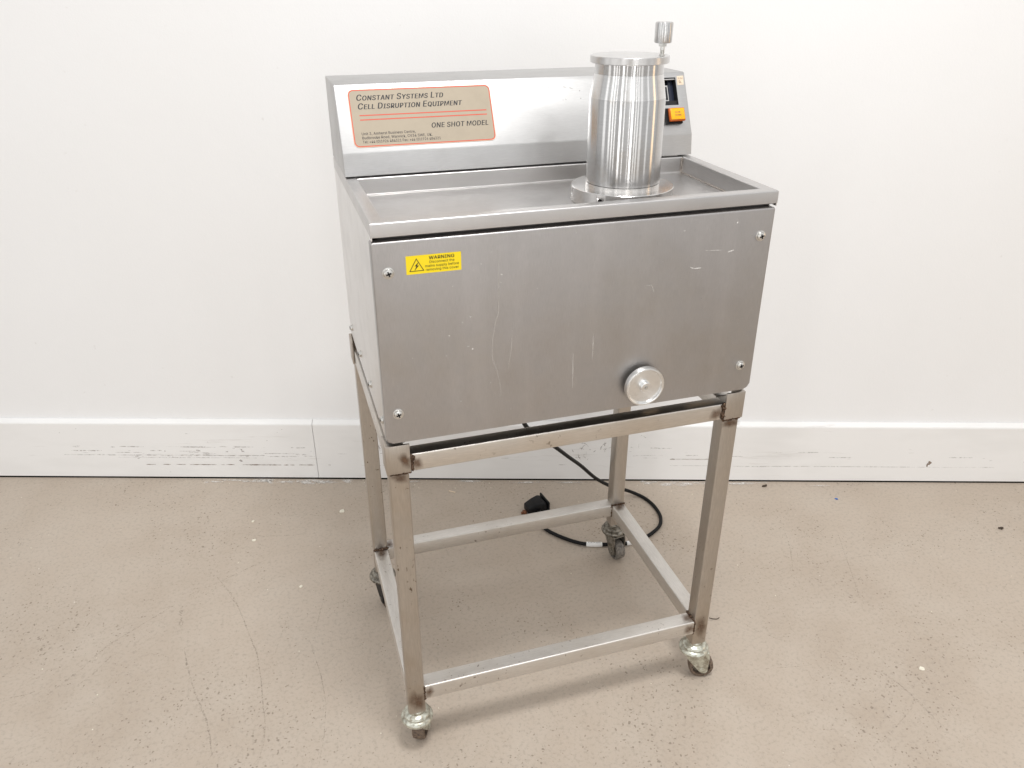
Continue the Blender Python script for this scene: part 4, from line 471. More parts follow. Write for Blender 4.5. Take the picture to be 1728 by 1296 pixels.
def ribbon(mb, pts, w, T, z=0., jitter=.3, step=.006):
    """a flat mark along a polyline in plane T, of uneven width"""
    P = [Vector(p) for p in pts]; Q = []
    for a, b in zip(P[:-1], P[1:]):
        n = max(1, int((b - a).length / step))
        Q += [a.lerp(b, k / n) for k in range(n)]
    Q.append(P[-1]); n = len(Q); prev = None
    for i, q in enumerate(Q):
        t = (Q[min(i + 1, n - 1)] - Q[max(i - 1, 0)]); t = t.normalized() if t.length else Vector((1, 0))
        nn = Vector((-t.y, t.x))
        ww = w * .5 * (1 + jitter * (random.random() * 2 - 1)) * min(1, .35 + 3 * min(i, n - 1 - i) / n)
        sh = nn * w * jitter * .25 * (random.random() - .5)
        A = mb.bm.verts.new(T @ Vector((*(q + nn * ww + sh), z))); B = mb.bm.verts.new(T @ Vector((*(q - nn * ww + sh), z)))
        if prev: mb.bm.faces.new((prev[0], prev[1], B, A))
        prev = (A, B)
def splat(mb, c, rx, ry, T, z=0., n=10, rot=0, j=.35):
    pts = []
    for k in range(n):
        a = 2 * math.pi * k / n; r = 1 + j * (random.random() * 2 - 1)
        x, y = rx * r * math.cos(a), ry * r * math.sin(a)
        pts.append((c[0] + x * math.cos(rot) - y * math.sin(rot), c[1] + x * math.sin(rot) + y * math.cos(rot)))
    flat(mb, pts, T, z)

# ------------------------------------------------------------------ setting: floor, wall, skirting
YW, AW = .9387, -.3212
tw = Vector((1, AW, 0)).normalized(); nw = Vector((AW, -1, 0)).normalized()   # along the wall; out of the wall into the room
WT = frame_mat((0, YW, 0), tw, (0, 0, 1))          # local x along, y up, z into the room (front face of the skirting)
GT = Matrix.Identity(4)

mb = MB()
a = Vector((0, YW, 0)) - nw * .03
c0, c1 = a - tw * 7, a + tw * 7
mb.quad(c0, c0 + nw * 9, c1 + nw * 9, c1)
floor = tag(mb.build('floor', 'floor', smooth=False), kind='structure')

mb = MB(); mb.box(-6, 6, 0, 3.2, -.06, -.016, mat=WT)
wall = tag(mb.build('wall', 'wall', smooth=False), kind='structure')

mb = MB(); mb.box(-6, 6, -.001, .014, -.0159, -.0110, mat=WT); mb.box(-6, 6, -.001, .0006, -.0109, -.0004, mat=WT)  # dark strips paint in the shade of the skirting gap, with floor grime
tag(mb.build('gap_shade_and_grime', 'gap_dark', smooth=False), kind='structure')

def skirting(x0, x1):
    mb = MB()
    prof = [(-.0105, .0150), (-.0105, .0046), (-.001, .0046), (0, .0054), (0, .1765), (-.0012, .1795), (-.012, .1872), (-.0155, .1872), (-.0155, .0150)]
    A = [mb.bm.verts.new(WT @ Vector((x0, p[1], p[0]))) for p in prof]; B = [mb.bm.verts.new(WT @ Vector((x1, p[1], p[0]))) for p in prof]
    n = len(prof)
    mb.bm.faces.new(A); mb.bm.faces.new(B[::-1])
    for k in range(n): mb.bm.faces.new((A[k], A[(k + 1) % n], B[(k + 1) % n], B[k]))
    return tag(mb.build('skirting_board', 'skirt', smooth=False), kind='structure')
JX = -.0915                      # joint between the two lengths of board (metres along the wall)
sk_l = skirting(-6, JX - .0007)
sk_r = skirting(JX + .0007, 6)

# scuffs on the skirting: (x0, x1, height) along the board
def xw(px):                       # metres along the wall at the foot, from the photograph's measured endpoints
    return px
mb = MB(); ms = MB()
z1, z2 = .0004, .0004
for x0, x1, h, w in ((-.575, -.548, .0465, .0022), (-.528, -.505, .0468, .0018), (-.49, -.462, .0468, .0016), (-.452, -.375, .0468, .0017), (-.363, -.352, .0468, .002), (-.348, -.325, .0472, .0022),
                     (-.302, -.192, .047, .0026), (-.186, -.172, .047, .0024), (-.168, -.155, .047, .002), (-.143, -.098, .0475, .0018), (-.060, -.053, .0478, .0022)):
    ribbon(mb, [(x0, h), (x1, h)], w, WT, z1, .5, .004)
mb.build('scuff_marks', 'skuff', sk_l, smooth=False, recalc=False)['kind'] = 'stuff'
for k in range(64):
    x0 = random.uniform(-.80, -.10); h = random.choice([.074, .078, .0825, .086, .092, .104]) + random.gauss(0, .0012)
    ln = random.choice([.006, .012, .03, .07]) * random.uniform(.6, 1.3)
    ribbon(ms, [(x0, h), (min(x0 + ln, JX - .003), h + random.gauss(0, .0006))], random.uniform(.0007, .0019), WT, z2, .6, .004)
ribbon(ms, [(-.80, .0775), (-.25, .0775)], .0014, WT, z2 + .0001, .5); ribbon(ms, [(-.65, .070), (-.24, .0700)], .0012, WT, z2 + .0001, .5)
for px, h, rx, ry in ((-.295, .092, .005, .002), (-.34, .090, .004, .0016), (-.305, .061, .005, .0035), (-.298, .097, .002, .003), (-.32, .101, .004, .0012), (-.44, .148, .007, .001), (-.42, .094, .006, .0016)):
    splat(ms, (px, h), rx, ry, WT, z2 + .0002, 8)
for k in range(14):
    splat(ms, (random.uniform(-.8, -.1), random.uniform(.012, .17)), random.uniform(.001, .003), random.uniform(.0005, .0014), WT, z2, 6)
ms.build('scuff_marks', 'skuff_soft', sk_l, smooth=False, recalc=False)['kind'] = 'stuff'
mb = MB(); ms = MB()
ribbon(mb, [(.905, .0735), (1.03, .0735)], .0012, WT, z1, .4); splat(mb, (.905, .0735), .007, .0016, WT, z1 + .0001, 8); splat(mb, (1.05, .075), .006, .0010, WT, z1, 8)
splat(mb, (1.62, .066), .0055, .006, WT, z1, 9); splat(mb, (1.615, .058), .002, .006, WT, z1 + .0001, 7)
for k in range(46):
    x0 = random.uniform(-.08, 1.9); h = random.choice([.050, .074, .080, .084, .098, .108]) + random.gauss(0, .002)
    ribbon(ms, [(x0, h), (x0 + random.choice([.008, .02, .05, .09]) * random.uniform(.6, 1.3), h + random.gauss(0, .0005))], random.uniform(.0005, .0013), WT, z2, .6, .004)
ribbon(ms, [(.9, .0525), (1.05, .052), (1.12, .0505), (1.25, .052), (1.7, .0515)], .0011, WT, z2 + .0001, .4)
for k in range(50):     # curved smears behind the trolley legs
    cx, cy = random.choice([(.71, .105), (.66, .09), (.30, .10), (.80, .12), (.1, .11)]); cx += random.gauss(0, .02); cy += random.gauss(0, .008); a0 = random.uniform(0, 6.3); r = random.uniform(.006, .022)
    pts = [(cx + r * math.cos(a0 + t * .35), cy + r * 1.2 * math.sin(a0 + t * .35)) for t in range(random.randint(2, 5))]
    ribbon(ms, pts, random.uniform(.0008, .0022), WT, z2 + .0001, .6, .003)
mb.build('scuff_marks', 'skuff', sk_r, smooth=False, recalc=False)['kind'] = 'stuff'
ms.build('scuff_marks', 'skuff_soft', sk_r, smooth=False, recalc=False)['kind'] = 'stuff'

# ------------------------------------------------------------------ floor marks (world x, y)
FM = MB(); FS = MB(); FD = MB()
HARD = [([(-0.3345, 0.5537), (-0.3073, 0.4957), (-0.2862, 0.4029), (-0.2704, 0.3363), (-0.2647, 0.2653), (-0.262, 0.1895), (-0.2594, 0.1484), (-0.2645, 0.1021), (-0.2718, 0.0768), (-0.2836, 0.0626)], 0.0022), ([(-0.4187, 0.4004), (-0.4098, 0.3442), (-0.3927, 0.272), (-0.369, 0.1972), (-0.3603, 0.1506), (-0.3554, 0.1027)], 0.0032), ([(-0.438, 0.5583), (-0.3987, 0.5783), (-0.3488, 0.5961), (-0.3116, 0.615), (-0.2392, 0.6478)], 0.0016), ([(-0.1154, 0.4858), (-0.1362, 0.4087), (-0.1492, 0.3605)], 0.0013), ([(-0.163, 0.3521), (-0.1468, 0.24), (-0.1437, 0.1632), (-0.1547, 0.087), (-0.1695, 0.0273)], 0.0012), ([(1.0343, 0.3603), (1.0049, 0.294), (0.9659, 0.2284)], 0.0016), ([(1.1629, 0.3205), (1.1248, 0.2423), (1.0936, 0.1752), (1.0625, 0.1131), (1.0526, 0.0789)], 0.0015), ([(0.9486, -0.0679), (0.9573, -0.1008), (0.9696, -0.1387), (0.9749, -0.1825), (0.9734, -0.2223), (0.9777, -0.2453)], 0.0016), ([(0.9649, -0.113), (0.9704, -0.158), (0.9725, -0.2044), (0.9612, -0.2402)], 0.0012), ([(0.7371, 0.1584), (0.7522, 0.13), (0.7687, 0.0903), (0.7898, 0.0668), (0.8194, 0.0301)], 0.0012), ([(0.7245, -0.0137), (0.7773, -0.025), (0.8232, -0.0342)], 0.0012), ([(-0.2913, 0.7653), (-0.2462, 0.7443), (-0.1352, 0.7169)], 0.0013), ([(-0.534, 0.7432), (-0.4952, 0.7295)], 0.0014), ([(-0.1916, 0.8164), (-0.1388, 0.8096), (-0.0978, 0.7874)], 0.0013)]
SOFT = [([(-0.6819, 0.3402), (-0.6169, 0.4025), (-0.5767, 0.4554), (-0.5075, 0.5038), (-0.4461, 0.5456)], 0.004), ([(-0.6279, 0.3502), (-0.5941, 0.3784), (-0.5576, 0.4312)], 0.003), ([(-0.7598, 0.3643), (-0.7153, 0.3611), (-0.6872, 0.3685)], 0.003), ([(-0.1909, 0.4666), (-0.2177, 0.3817), (-0.2376, 0.3143)], 0.0015), ([(-0.3586, 0.6219), (-0.3208, 0.5362), (-0.3029, 0.4749)], 0.003), ([(0.8929, 0.1101), (0.8842, 0.0774)], 0.0015), ([(1.1459, 0.2286), (1.1913, 0.2189), (1.2316, 0.2093)], 0.0014), ([(0.9533, -0.1849), (0.8947, -0.211), (0.8313, -0.2377)], 0.0014), ([(1.0153, 0.1928), (0.9999, 0.158)], 0.0014), ([(0.7322, -0.1389), (0.7716, -0.1355)], 0.0018), ([(0.7172, -0.1254), (0.7163, -0.1384)], 0.0022), ([(0.8433, -0.2475), (0.8709, -0.2532)], 0.0014), ([(-0.4326, 0.5415), (-0.4274, 0.4467)], 0.006)]
for pts, w in HARD: ribbon(FM, pts, w, GT, .0005, .8, .005)
for pts, w in SOFT: ribbon(FS, pts, w, GT, .0007, .9, .005)
for k in range(60):      # scattered short scuffs
    x, y = random.uniform(-.8, 1.7), random.uniform(-.1, .7); a = random.choice([.5, 2.4, 1.2]) + random.gauss(0, .3); l = random.uniform(.006, .03)
    ribbon(FS, [(x, y), (x + l * math.cos(a), y + l * math.sin(a))], random.uniform(.0008, .002), GT, .0006, .8, .004)
for s_, rx, ry in ((.945, .045, .012), (1.02, .05, .010), (.90, .03, .008), (1.10, .05, .007), (-.33, .06, .006), (-.25, .05, .008), (-.12, .05, .007), (.16, .04, .008), (.50, .05, .008), (.62, .04, .007)):
    p_ = WT @ Vector((s_, 0, .004 + ry)); soft_splat(FD, (p_.x, p_.y), rx, ry, GT, .0014, 14, math.atan(AW))
for k in range(46):      # white dust along the foot of the wall
    s = random.choice([random.uniform(-.42, .02), random.uniform(.80, 1.12), random.uniform(-.6, 1.4)])
    p_ = WT @ Vector((s, 0, random.uniform(.004, .022)))
    soft_splat(FD, (p_.x, p_.y), random.uniform(.008, .035), random.uniform(.003, .009), GT, .0004 + .00002 * k, 9, math.atan(AW))

FM.build('floor_scuffs', 'scuff', floor, smooth=False, recalc=False)['kind'] = 'stuff'
FS.build('faint_floor_scuffs', 'scuff_soft', floor, smooth=False, recalc=False)['kind'] = 'stuff'
FD.build('plaster_dust', 'dust', floor, smooth=False, recalc=False)['kind'] = 'stuff'

# ================================================================== TROLLEY FRAME
T0 = thing('trolley_frame', 'welded square tube steel trolley on four castors carrying the grey machine', 'trolley', (.2965, .222, 0))
XL0, XL1, XR0, XR1 = -.001, .029, .5635, .5935
YF0, YF1, YB0, YB1 = .007, .037, .407, .437
LZ, RZ0, RZ1, SZ0, SZ1 = .0955, .6090, .6390, .1240, .1555
for (x0, x1) in ((XL0, XL1), (XR0, XR1)):
    for (y0, y1) in ((YF0, YF1), (YB0, YB1)):
        mb = MB(); t = .0022
        # square tube with an open foot: four walls meeting in a bevelled outer skin
        mb.box(x0, x1, y0, y1, LZ, .6380, .0028, 3, only=lambda e: abs((e.verts[0].co - e.verts[1].co).z) > .1)
        mb.build('leg', 'tube', T0)
def rail(name, x0, x1, y0, y1, z0, z1, mat, ax):
    mb = MB()
    mb.box(x0, x1, y0, y1, z0, z1, .0022, 3, only=lambda e: abs((e.verts[0].co - e.verts[1].co)[ax]) > .1)
    return mb.build(name, mat, T0)
for y0, y1, nm in ((YF0, YF1, 'f'), (YB0, YB1, 'b')):
    rail('upper_rail', XL1 + .0002, XR0 - .0002, y0 + .0003, y1 - (.0035 if nm == 'f' else .0003), RZ0, RZ1, 'tubeh', 0)
    rail('stretcher', XL1 + .0002, XR0 - .0002, y0 + .0003, y1 - .0003, SZ0, SZ1, 'stretch', 0)
for x0, x1 in ((XL0, XL1), (XR0, XR1)):
    rail('upper_rail', x0 + .0003, x1 - .0003, YF1 + .0002, YB0 - .0002, RZ0, RZ1, 'tubed', 1)
    rail('stretcher', x0 + .0003, x1 - .0003, YF1 + .0002, YB0 - .0002, SZ0, SZ1, 'stretchd', 1)
# angle-iron corner brackets holding the cabinet
def bracket(xo, xi, yo, yi):
    sx = 1 if xi > xo else -1; sy = 1 if yi > yo else -1; t = .0035
    poly = [(xo, yo), (xi, yo), (xi, yo + sy * t), (xo + sx * t, yo + sy * t), (xo + sx * t, yi), (xo, yi)]
    mb = MB(); mb.prism(poly, 'z', .6105, .6598, .0009, 2)
    return mb.build('corner_bracket', 'tube', T0)
bracket(XL0 - .0038, XL1 + .003, YF0 - .0038, YF1 + .003); bracket(XR1 + .0038, XR0 - .001, YF0 - .0038, YF1 + .003)
bracket(XL0 - .0038, XL1 + .003, YB1 + .0038, YB0 - .003); bracket(XR1 + .0038, XR0 - .001, YB1 + .0038, YB0 - .003)
def weld(pts, r, mat='weld', n=8, seed=1):
    mb = MB(); P = [Vector(p) for p in pts]; tot = sum((b - a).length for a, b in zip(P[:-1], P[1:])); k = 0
    for a, b in zip(P[:-1], P[1:]):
        m = max(2, int(n * (b - a).length / tot))
        for i in range(m):
            q = a.lerp(b, (i + .5) / m); rr = r * random.uniform(1.0, 2.0)
            mb.blob(q + Vector((random.gauss(0, r * .15), 0, random.gauss(0, r * .15))), rr, 2, (1, .8, 1), .8, seed + k); k += 1
    return mb.build('weld_bead', mat, T0, ang=80)
weld([(.0335, .0065, .6385), (.0335, .0065, .611)], .0017, n=12, seed=3)
mb = MB(); mb.blob((.0345, .0062, .6335), .0046, 3, (1, .6, 1.15), .5, 9); mb.blob((.034, .0045, .637), .0028, 2, (1, .8, 1), .4, 4); mb.build('weld_blob', 'weld', T0, ang=80)
weld([(.000, .0045, .6100), (.032, .0045, .6096)], .0012, n=16, seed=7)
weld([(.5615, .0065, .6385), (.5615, .0065, .6105)], .0022, n=12, seed=5)
weld([(.562, .0055, .6095), (.594, .0055, .6102)], .0017, n=15, seed=6)
weld([(XL1, YF0 + .001, SZ0), (XL1, YF0 + .001, SZ1)], .0012, n=14, seed=8)
weld([(XL0, YB0 - .001, SZ1 + .001), (XL1, YB0 - .001, SZ1 + .001)], .0017, n=12, seed=11)
weld([(XL1 + .001, YB0 + .002, SZ0), (XL1 + .001, YB0 + .002, SZ1 + .001)], .0018, n=9, seed=11)
weld([(XR0, YB0 - .0005, SZ1 + .0005), (XR1, YB0 - .0005, SZ1 + .0005)], .0013, n=14, seed=12)
weld([(XR0, YB0 + .001, SZ0), (XR0, YB0 + .001, SZ1)], .0015, n=10, seed=13)
weld([(XR0 - .0005, YF0 + .002, SZ1 + .0005), (XR0 - .0005, YF1, SZ1 + .0005), (XR0, YF1 + .001, SZ1)], .0016, n=16, seed=14)
weld([(XR0, YF0 + .001, SZ0), (XR0, YF0 + .001, SZ1)], .0012, n=14, seed=15)
# heat tint round the welds
FTf = frame_mat((0, YF0 - .0042, 0), (1, 0, 0), (0, 0, 1)); FTr = frame_mat((0, YF0 - .0002, 0), (1, 0, 0), (0, 0, 1)); FTt = frame_mat((0, 0, SZ1 + .0003), (1, 0, 0), (0, 1, 0))
def heat(T, x, y, rx, ry):
    mb = MB(); soft_splat(mb, (x, y), rx * 1.2, ry * 1.25, T, 0, 14); mb.build('heat_stain', 'heat', T0, smooth=False, recalc=False)
heat(FTf, .024, .632, .009, .012); heat(FTr, .041, .622, .008, .013)
heat(FTr, .549, .622, .010, .013); heat(FTr, .014, .602, .014, .010); heat(FTr, .579, .600, .014, .010)
heat(FTr, .578, .140, .014, .022); heat(FTr, .553, .140, .009, .014); heat(FTr, .014, .125, .014, .025); heat(FTr, .037, .139, .007, .014)
heat(FTt, .014, .396, .014, .018); heat(FTt, .556, .022, .010, .014); heat(FTt, .579, .398, .013, .016); heat(FTt, .036, .42, .012, .014)

# castors: local trail direction +x, turned by ang
def castor(x, y, ang, zmat, wmat, wcol, fork=None):
    A = Matrix.Translation((x, y, 0)) @ Matrix.Rotation(ang, 4, 'Z')
    mb = MB()
    mb.lathe([(.0, .0945), (.0145, .0945), (.0160, .0925), (.0160, .0885), (.0185, .0868), (.0215, .0858), (.0240, .0832), (.0244, .0808), (.0228, .0792), (.0246, .0780), (.0272, .0768),
              (.0292, .0742), (.0296, .0716), (.0286, .0690), (.0250, .0678), (.0, .0678)], 56, A)
    h = mb.build('castor', zmat, T0, ang=50)
    mb = MB(); mb.lathe([(0, .1015), (.0085, .1015), (.0105, .0975), (.0115, .0945), (.0115, .0935), (0, .0935)], 24, A); mb.build('stem', 'rust', h)
    # fork: two tapered cheeks joined by a crown
    mb = MB()
    poly = [(-.020, .0695), (.029, .0695), (.031, .056), (.030, .019), (.026, .0145), (.018, .0145), (.013, .020), (-.012, .052)]
    for s in (-1, 1):
        vs = mb.prism(poly, 'y', s * .0135, s * .0160, .0006, 1)
    vs = mb.box(-.020, .029, -.0134, .0134, .0655, .0680, .0005, 1)
    for v in mb.bm.verts: v.co = A @ v.co
    mb.build('fork', fork or zmat, h)
    mb = MB(); Wm = A @ Matrix.Translation((.0185, 0, .0250)) @ Matrix.Rotation(R(90), 4, 'X')
    mb.lathe([(.0175, -.0115), (.0215, -.0115), (.0240, -.0100), (.0249, -.0045), (.0249, .0045), (.0240, .0100), (.0215, .0115), (.0175, .0115), (.0165, .004), (.0165, -.004), (.0175, -.0115)], 40, Wm)
    w = mb.build('wheel', wmat, h)
    mb = MB(); mb.lathe([(0, -.006), (.0172, -.006), (.0172, .006), (0, .006)], 30, Wm); mb.lathe([(0, -.0085), (.006, -.0085), (.006, .0085), (0, .0085)], 20, Wm); mb.build('wheel_hub', wcol, h)
    mb = MB(); mb.lathe([(0, -.0175), (.0042, -.0175), (.0048, -.0168), (.0048, .0168), (.0042, .0175), (0, .0175)], 6, Wm); mb.build('axle_bolt', zmat, h)
    return h
castor(.014, .022, R(64), 'zinc', 'wheel', 'zinc_dirty')
castor(.5785, .022, R(-17), 'zinc', 'wheel', 'zinc_dirty')
castor(.5785, .422, R(-82), 'zinc_dirty', 'wheel_grey', 'zinc_dirty')
castor(.014, .422, R(-75), 'zinc_dirty', 'wheel', 'zinc_dirty', 'black')

# ================================================================== MACHINE
D, ZT, ZB = .442, .9942, .6627
K = thing('cell_disruptor', 'brushed steel benchtop machine with tray, sloped console and turned aluminium cylinder', 'laboratory machine', (.30, .22, .6627))
hr = .0186; rw = .0190; zb = .9670; yc = .265
# sheet-metal shell: outer walls with folded rim (side walls, back, rim)
def prism_obj(name, poly, axis, a, b, mat, bev, parent=K): 
    mb = MB(); mb.prism(poly, axis, a, b, bev); return mb.build(name, mat, parent)
mb = MB()      # left side wall with bottom return
mb.box(0, .0018, .0165, D, ZB, ZT - .0225, .0007, 2); mb.build('side_panel', 'side', K)
mb = MB(); mb.box(.598, .5998, .0165, D, ZB, ZT - .0225, .0007, 2); mb.build('side_panel', 'side', K)
mb = MB(); mb.box(.002, .598, D - .0018, D - .0002, ZB, ZT - .0225); mb.build('back_panel', 'side', K)
mb = MB(); mb.box(.002, .598, .0170, .110, ZB + .001, ZB + .003); mb.build('base_flange', 'gap_dark', K)  # added dark strip, painting shade into the gap above the front rail
mb = MB(); mb.box(.002, .598, .1102, D - .002, ZB + .001, ZB + .003); mb.build('base_panel', 'shell', K)
mb = MB(); mb.box(.437, .461, .045, .052, ZB - .0060, ZB + .0008); mb.build('packing_strip', 'tape', K)
mb = MB(); mb.box(.519, .572, .045, .056, ZB - .0062, ZB + .0008); mb.build('packing_strip', 'tape', K)
mb = MB(); mb.box(.012, .026, .010, .030, .6600, ZB + .0008); mb.build('packing_strip', 'gap_dark', K)
mb = MB(); mb.box(.003, .597, .0185, .020, ZB + .003, ZT - .021); mb.build('inner_front_panel', 'gap_dark', K)
# rim: mitred rectangular top frame, each side folded from sheet with soft edges
def rim_side(p0, p1, p2, p3, name='rim'):
    """outer edge p0->p1, inner edge p3<-p2 at the top; hangs down"""
    mb = MB()
    zt = ZT; zo = ZT - hr
    T = [Vector((*p, zt)) for p in (p0, p1, p2, p3)]
    Bv = [Vector((*p, z)) for p, z in ((p0, zo), (p1, zo), (p2, zb), (p3, zb))]
    t = [mb.bm.verts.new(v) for v in T]; b = [mb.bm.verts.new(v) for v in Bv]
    mb.bm.faces.new(t)
    for k in range(4): mb.bm.faces.new((t[k], b[k], b[(k + 1) % 4], t[(k + 1) % 4]))
    mb.bm.faces.new(b[::-1])
    es = [e for e in mb.bm.edges if {e.verts[0], e.verts[1]} in ({t[0], t[1]}, {t[2], t[3]})]
    bmesh.ops.bevel(mb.bm, geom=es, offset=.0024, segments=4, affect='EDGES', profile=.5)
    return mb.build(name, 'shell', K)
yi = yc - .003
e = .00015
rim_side((0, 0), (.5998, 0), (.5998 - rw, rw), (rw, rw))
rim_side((.5998, 0 + e), (.5998, D), (.5998 - rw, D), (.5998 - rw, rw + e))
rim_side((0, D), (0, 0 + e), (rw, rw + e), (rw, D))
# side skins under the rim (flush with it)
mb = MB(); mb.box(0.0002, .0018, .0003, D, ZT - .0228, ZT - hr - .0002); mb.build('side_skirt', 'side', K)
mb = MB(); mb.box(.598, .5996, .0003, D, ZT - .0228, ZT - hr - .0002); mb.build('side_skirt', 'side', K)
# tray basin
mb = MB(); mb.box(rw + .0001, .5998 - rw - .0001, rw + .0001, yc + .03, zb - .002, zb); mb.build('tray_floor', 'tray', K)
mb = MB(); mb.box(rw + .0002, .5998 - rw - .0002, yi, yi + .012, zb + .0002, ZT - .0006, .0022, 4, only=lambda e: abs((e.verts[0].co - e.verts[1].co).x) > .1 and e.verts[0].co.z > zb + .01)
mb.build('tray_back_wall', 'shell', K)
mb = MB()
for k in range(10): mb.blob((.5998 - rw - .001, yi - .0005, zb + .002 + k * .0024), .0019, 2, (1, 1, .9), .7, k)
mb.build('weld_bead', 'weld_light', K, ang=80)
mb = MB(); mb.tube([(.5998 - rw - .0008, rw + .002, zb + .0006), (.5998 - rw - .0008, yi - .002, zb + .0006)], .0013, 8); mb.build('weld_bead', 'weld_light', K, ang=80)

mb = MB(); mb.tube([(rw + .002, yi - .0002, zb + .0002), (.5998 - rw - .002, yi - .0002, zb + .0002)], .0018, 10); mb.build('tray_fillet', 'shell', K)
# front cover: folded sheet, rounded vertical edges and lower corners
mb = MB()
x0, x1, z0, z1c = -.0012, .5990, .6668, .9690
poly = []
def arc(cx, cz, r, a0, a1, n=6): return [(cx + r * math.cos(R(a0 + (a1 - a0) * k / n)), cz + r * math.sin(R(a0 + (a1 - a0) * k / n))) for k in range(n + 1)]
poly += arc(x0 + .008, z0 + .008, .008, 180, 270) + arc(x1 - .010, z0 + .010, .010, 270, 360) + arc(x1 - .003, z1c - .003, .003, 0, 90, 3) + arc(x0 + .003, z1c - .003, .003, 90, 180, 3)
A_ = [mb.bm.verts.new((p[0], 0, p[1])) for p in poly]; B_ = [mb.bm.verts.new((p[0], .0160, p[1])) for p in poly]
n = len(poly); ff = mb.bm.faces.new(A_); mb.bm.faces.new(B_[::-1])
for k in range(n): mb.bm.faces.new((A_[k], B_[k], B_[(k + 1) % n], A_[(k + 1) % n]))
bmesh.ops.bevel(mb.bm, geom=list(ff.edges), offset=.0026, segments=4, affect='EDGES', profile=.5)
cover = mb.build('front_cover', 'cover', K)
FP = frame_mat((0, -.00025, 0), (1, 0, 0), (0, 0, 1))
DRIPS = [([(0.1694, 0.9449), (0.1704, 0.8866), (0.1693, 0.854), (0.1648, 0.8392), (0.1596, 0.8093), (0.1593, 0.7851), (0.1657, 0.7648), (0.1713, 0.7369), (0.172, 0.7185)], 0.001), ([(0.1908, 0.8393), (0.1874, 0.7882), (0.1832, 0.7658)], 0.0009), ([(0.316, 0.8048), (0.316, 0.7598)], 0.002), ([(0.2844, 0.7756), (0.2854, 0.7179)], 0.002)]
SCR = [([(0.4659, 0.8896), (0.473, 0.8872), (0.4844, 0.8871)], 0.0016), ([(0.5254, 0.9075), (0.5367, 0.9096)], 0.0016), ([(0.488, 0.9132), (0.5157, 0.9116)], 0.0006), ([(0.3962, 0.8686), (0.4051, 0.8687), (0.4094, 0.8575)], 0.0008), ([(0.4883, 0.9826), (0.4949, 0.9825)], 0.0001)]
SPECKS = [(0.0798, 0.9079), (0.1053, 0.9001), (0.1601, 0.9428), (0.1459, 0.9275), (0.1745, 0.9093), (0.1287, 0.8523), (0.1174, 0.8446), (0.1243, 0.8075), (0.1306, 0.8024), (0.0972, 0.8272), (0.1737, 0.8975), (0.1171, 0.8448), (0.0976, 0.8268), (0.1248, 0.8071), (0.0208, 0.8426), (0.1109, 0.7209), (0.2824, 0.9598), (0.5364, 0.9514), (0.4506, 0.9465)]
mb = MB()
for pts, w in DRIPS: ribbon(mb, pts, w, FP, 0, .4, .006)
mb.build('drip_stains', 'drip', cover, smooth=False, recalc=False)
mb = MB()
for pts, w in SCR: ribbon(mb, pts, w, FP, .0001, .5, .002)
for x, z in SPECKS: splat(mb, (x, z), random.uniform(.0008, .0018), random.uniform(.0006, .0012), FP, .0001, 7)
for k in range(50): splat(mb, (random.uniform(.02, .58), random.uniform(.68, .96)), random.uniform(.0003, .0008), random.uniform(.0003, .0008), FP, .0001, 6)
mb.build('scratches', 'scratch', cover, smooth=False, recalc=False)['kind'] = 'stuff'


# screws
def screw(parent, T, r=.0066, name='screw', mat='screw', washer=True):
    mb = MB()
    if washer: mb.lathe([(0, 0), (r * 1.22, 0), (r * 1.22, .0009), (r * 1.1, .0012), (0, .0012)], 28, T)
    mb.lathe([(r * .98, .0012), (r, .0020), (r * .9, .0036), (r * .55, .0047), (r * .22, .0049), (r * .20, .0030), (0, .0028)], 28, T)
    s = mb.build(name, mat, parent)
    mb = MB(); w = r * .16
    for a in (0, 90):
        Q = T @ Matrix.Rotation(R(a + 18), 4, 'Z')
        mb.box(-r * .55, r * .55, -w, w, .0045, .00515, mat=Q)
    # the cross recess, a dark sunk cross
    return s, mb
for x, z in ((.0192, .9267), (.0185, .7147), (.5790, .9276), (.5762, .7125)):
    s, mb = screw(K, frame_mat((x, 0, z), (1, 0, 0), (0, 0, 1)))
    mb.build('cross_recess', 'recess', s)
for y, z in ((.3977, .6933), (.2735, .6948), (.1531, .6949), (.0300, .6962)):
    s, mb = screw(K, frame_mat((0, y, z - .004), (0, -1, 0), (0, 0, 1)), .0056)
    mb.build('cross_recess', 'recess', s)

# console
SA = Vector((0, .2700, 1.0300)); SB = Vector((0, .3180, 1.1250))
prof = [(yc, .9965), (.2700, 1.0300), (.3180, 1.1250), (.3205, 1.1262), (D, 1.1262), (D, .9965)]
mb = MB()
A_ = [mb.bm.verts.new((0, *q)) for q in prof]; B_ = [mb.bm.verts.new((.5998, *q)) for q in prof]
n = len(prof); mb.bm.faces.new(A_); mb.bm.faces.new(B_[::-1])
fold = []
for k in range(n): mb.bm.faces.new((A_[k], B_[k], B_[(k + 1) % n], A_[(k + 1) % n]))
mb.bm.edges.ensure_lookup_table()
bmesh.ops.recalc_face_normals(mb.bm, faces=mb.bm.faces[:])
es = [e for e in mb.bm.edges if not (abs(e.verts[0].co.z - .9965) < 1e-5 and abs(e.verts[1].co.z - .9965) < 1e-5) and not (abs(e.verts[0].co.y-.3205)<1e-4 and abs(e.verts[1].co.y-.3205)<1e-4)]
bmesh.ops.bevel(mb.bm, geom=es, offset=.0018, segments=3, affect='EDGES', profile=.5)
console = mb.build('console', 'console', K)
sd = (SB - SA).normalized(); sn = Vector((1, 0, 0)).cross(sd)
def ST(x, s, lift=0.): return frame_mat(SA + Vector((x, 0, 0)) + sd * s + sn * lift, (1, 0, 0), sd)
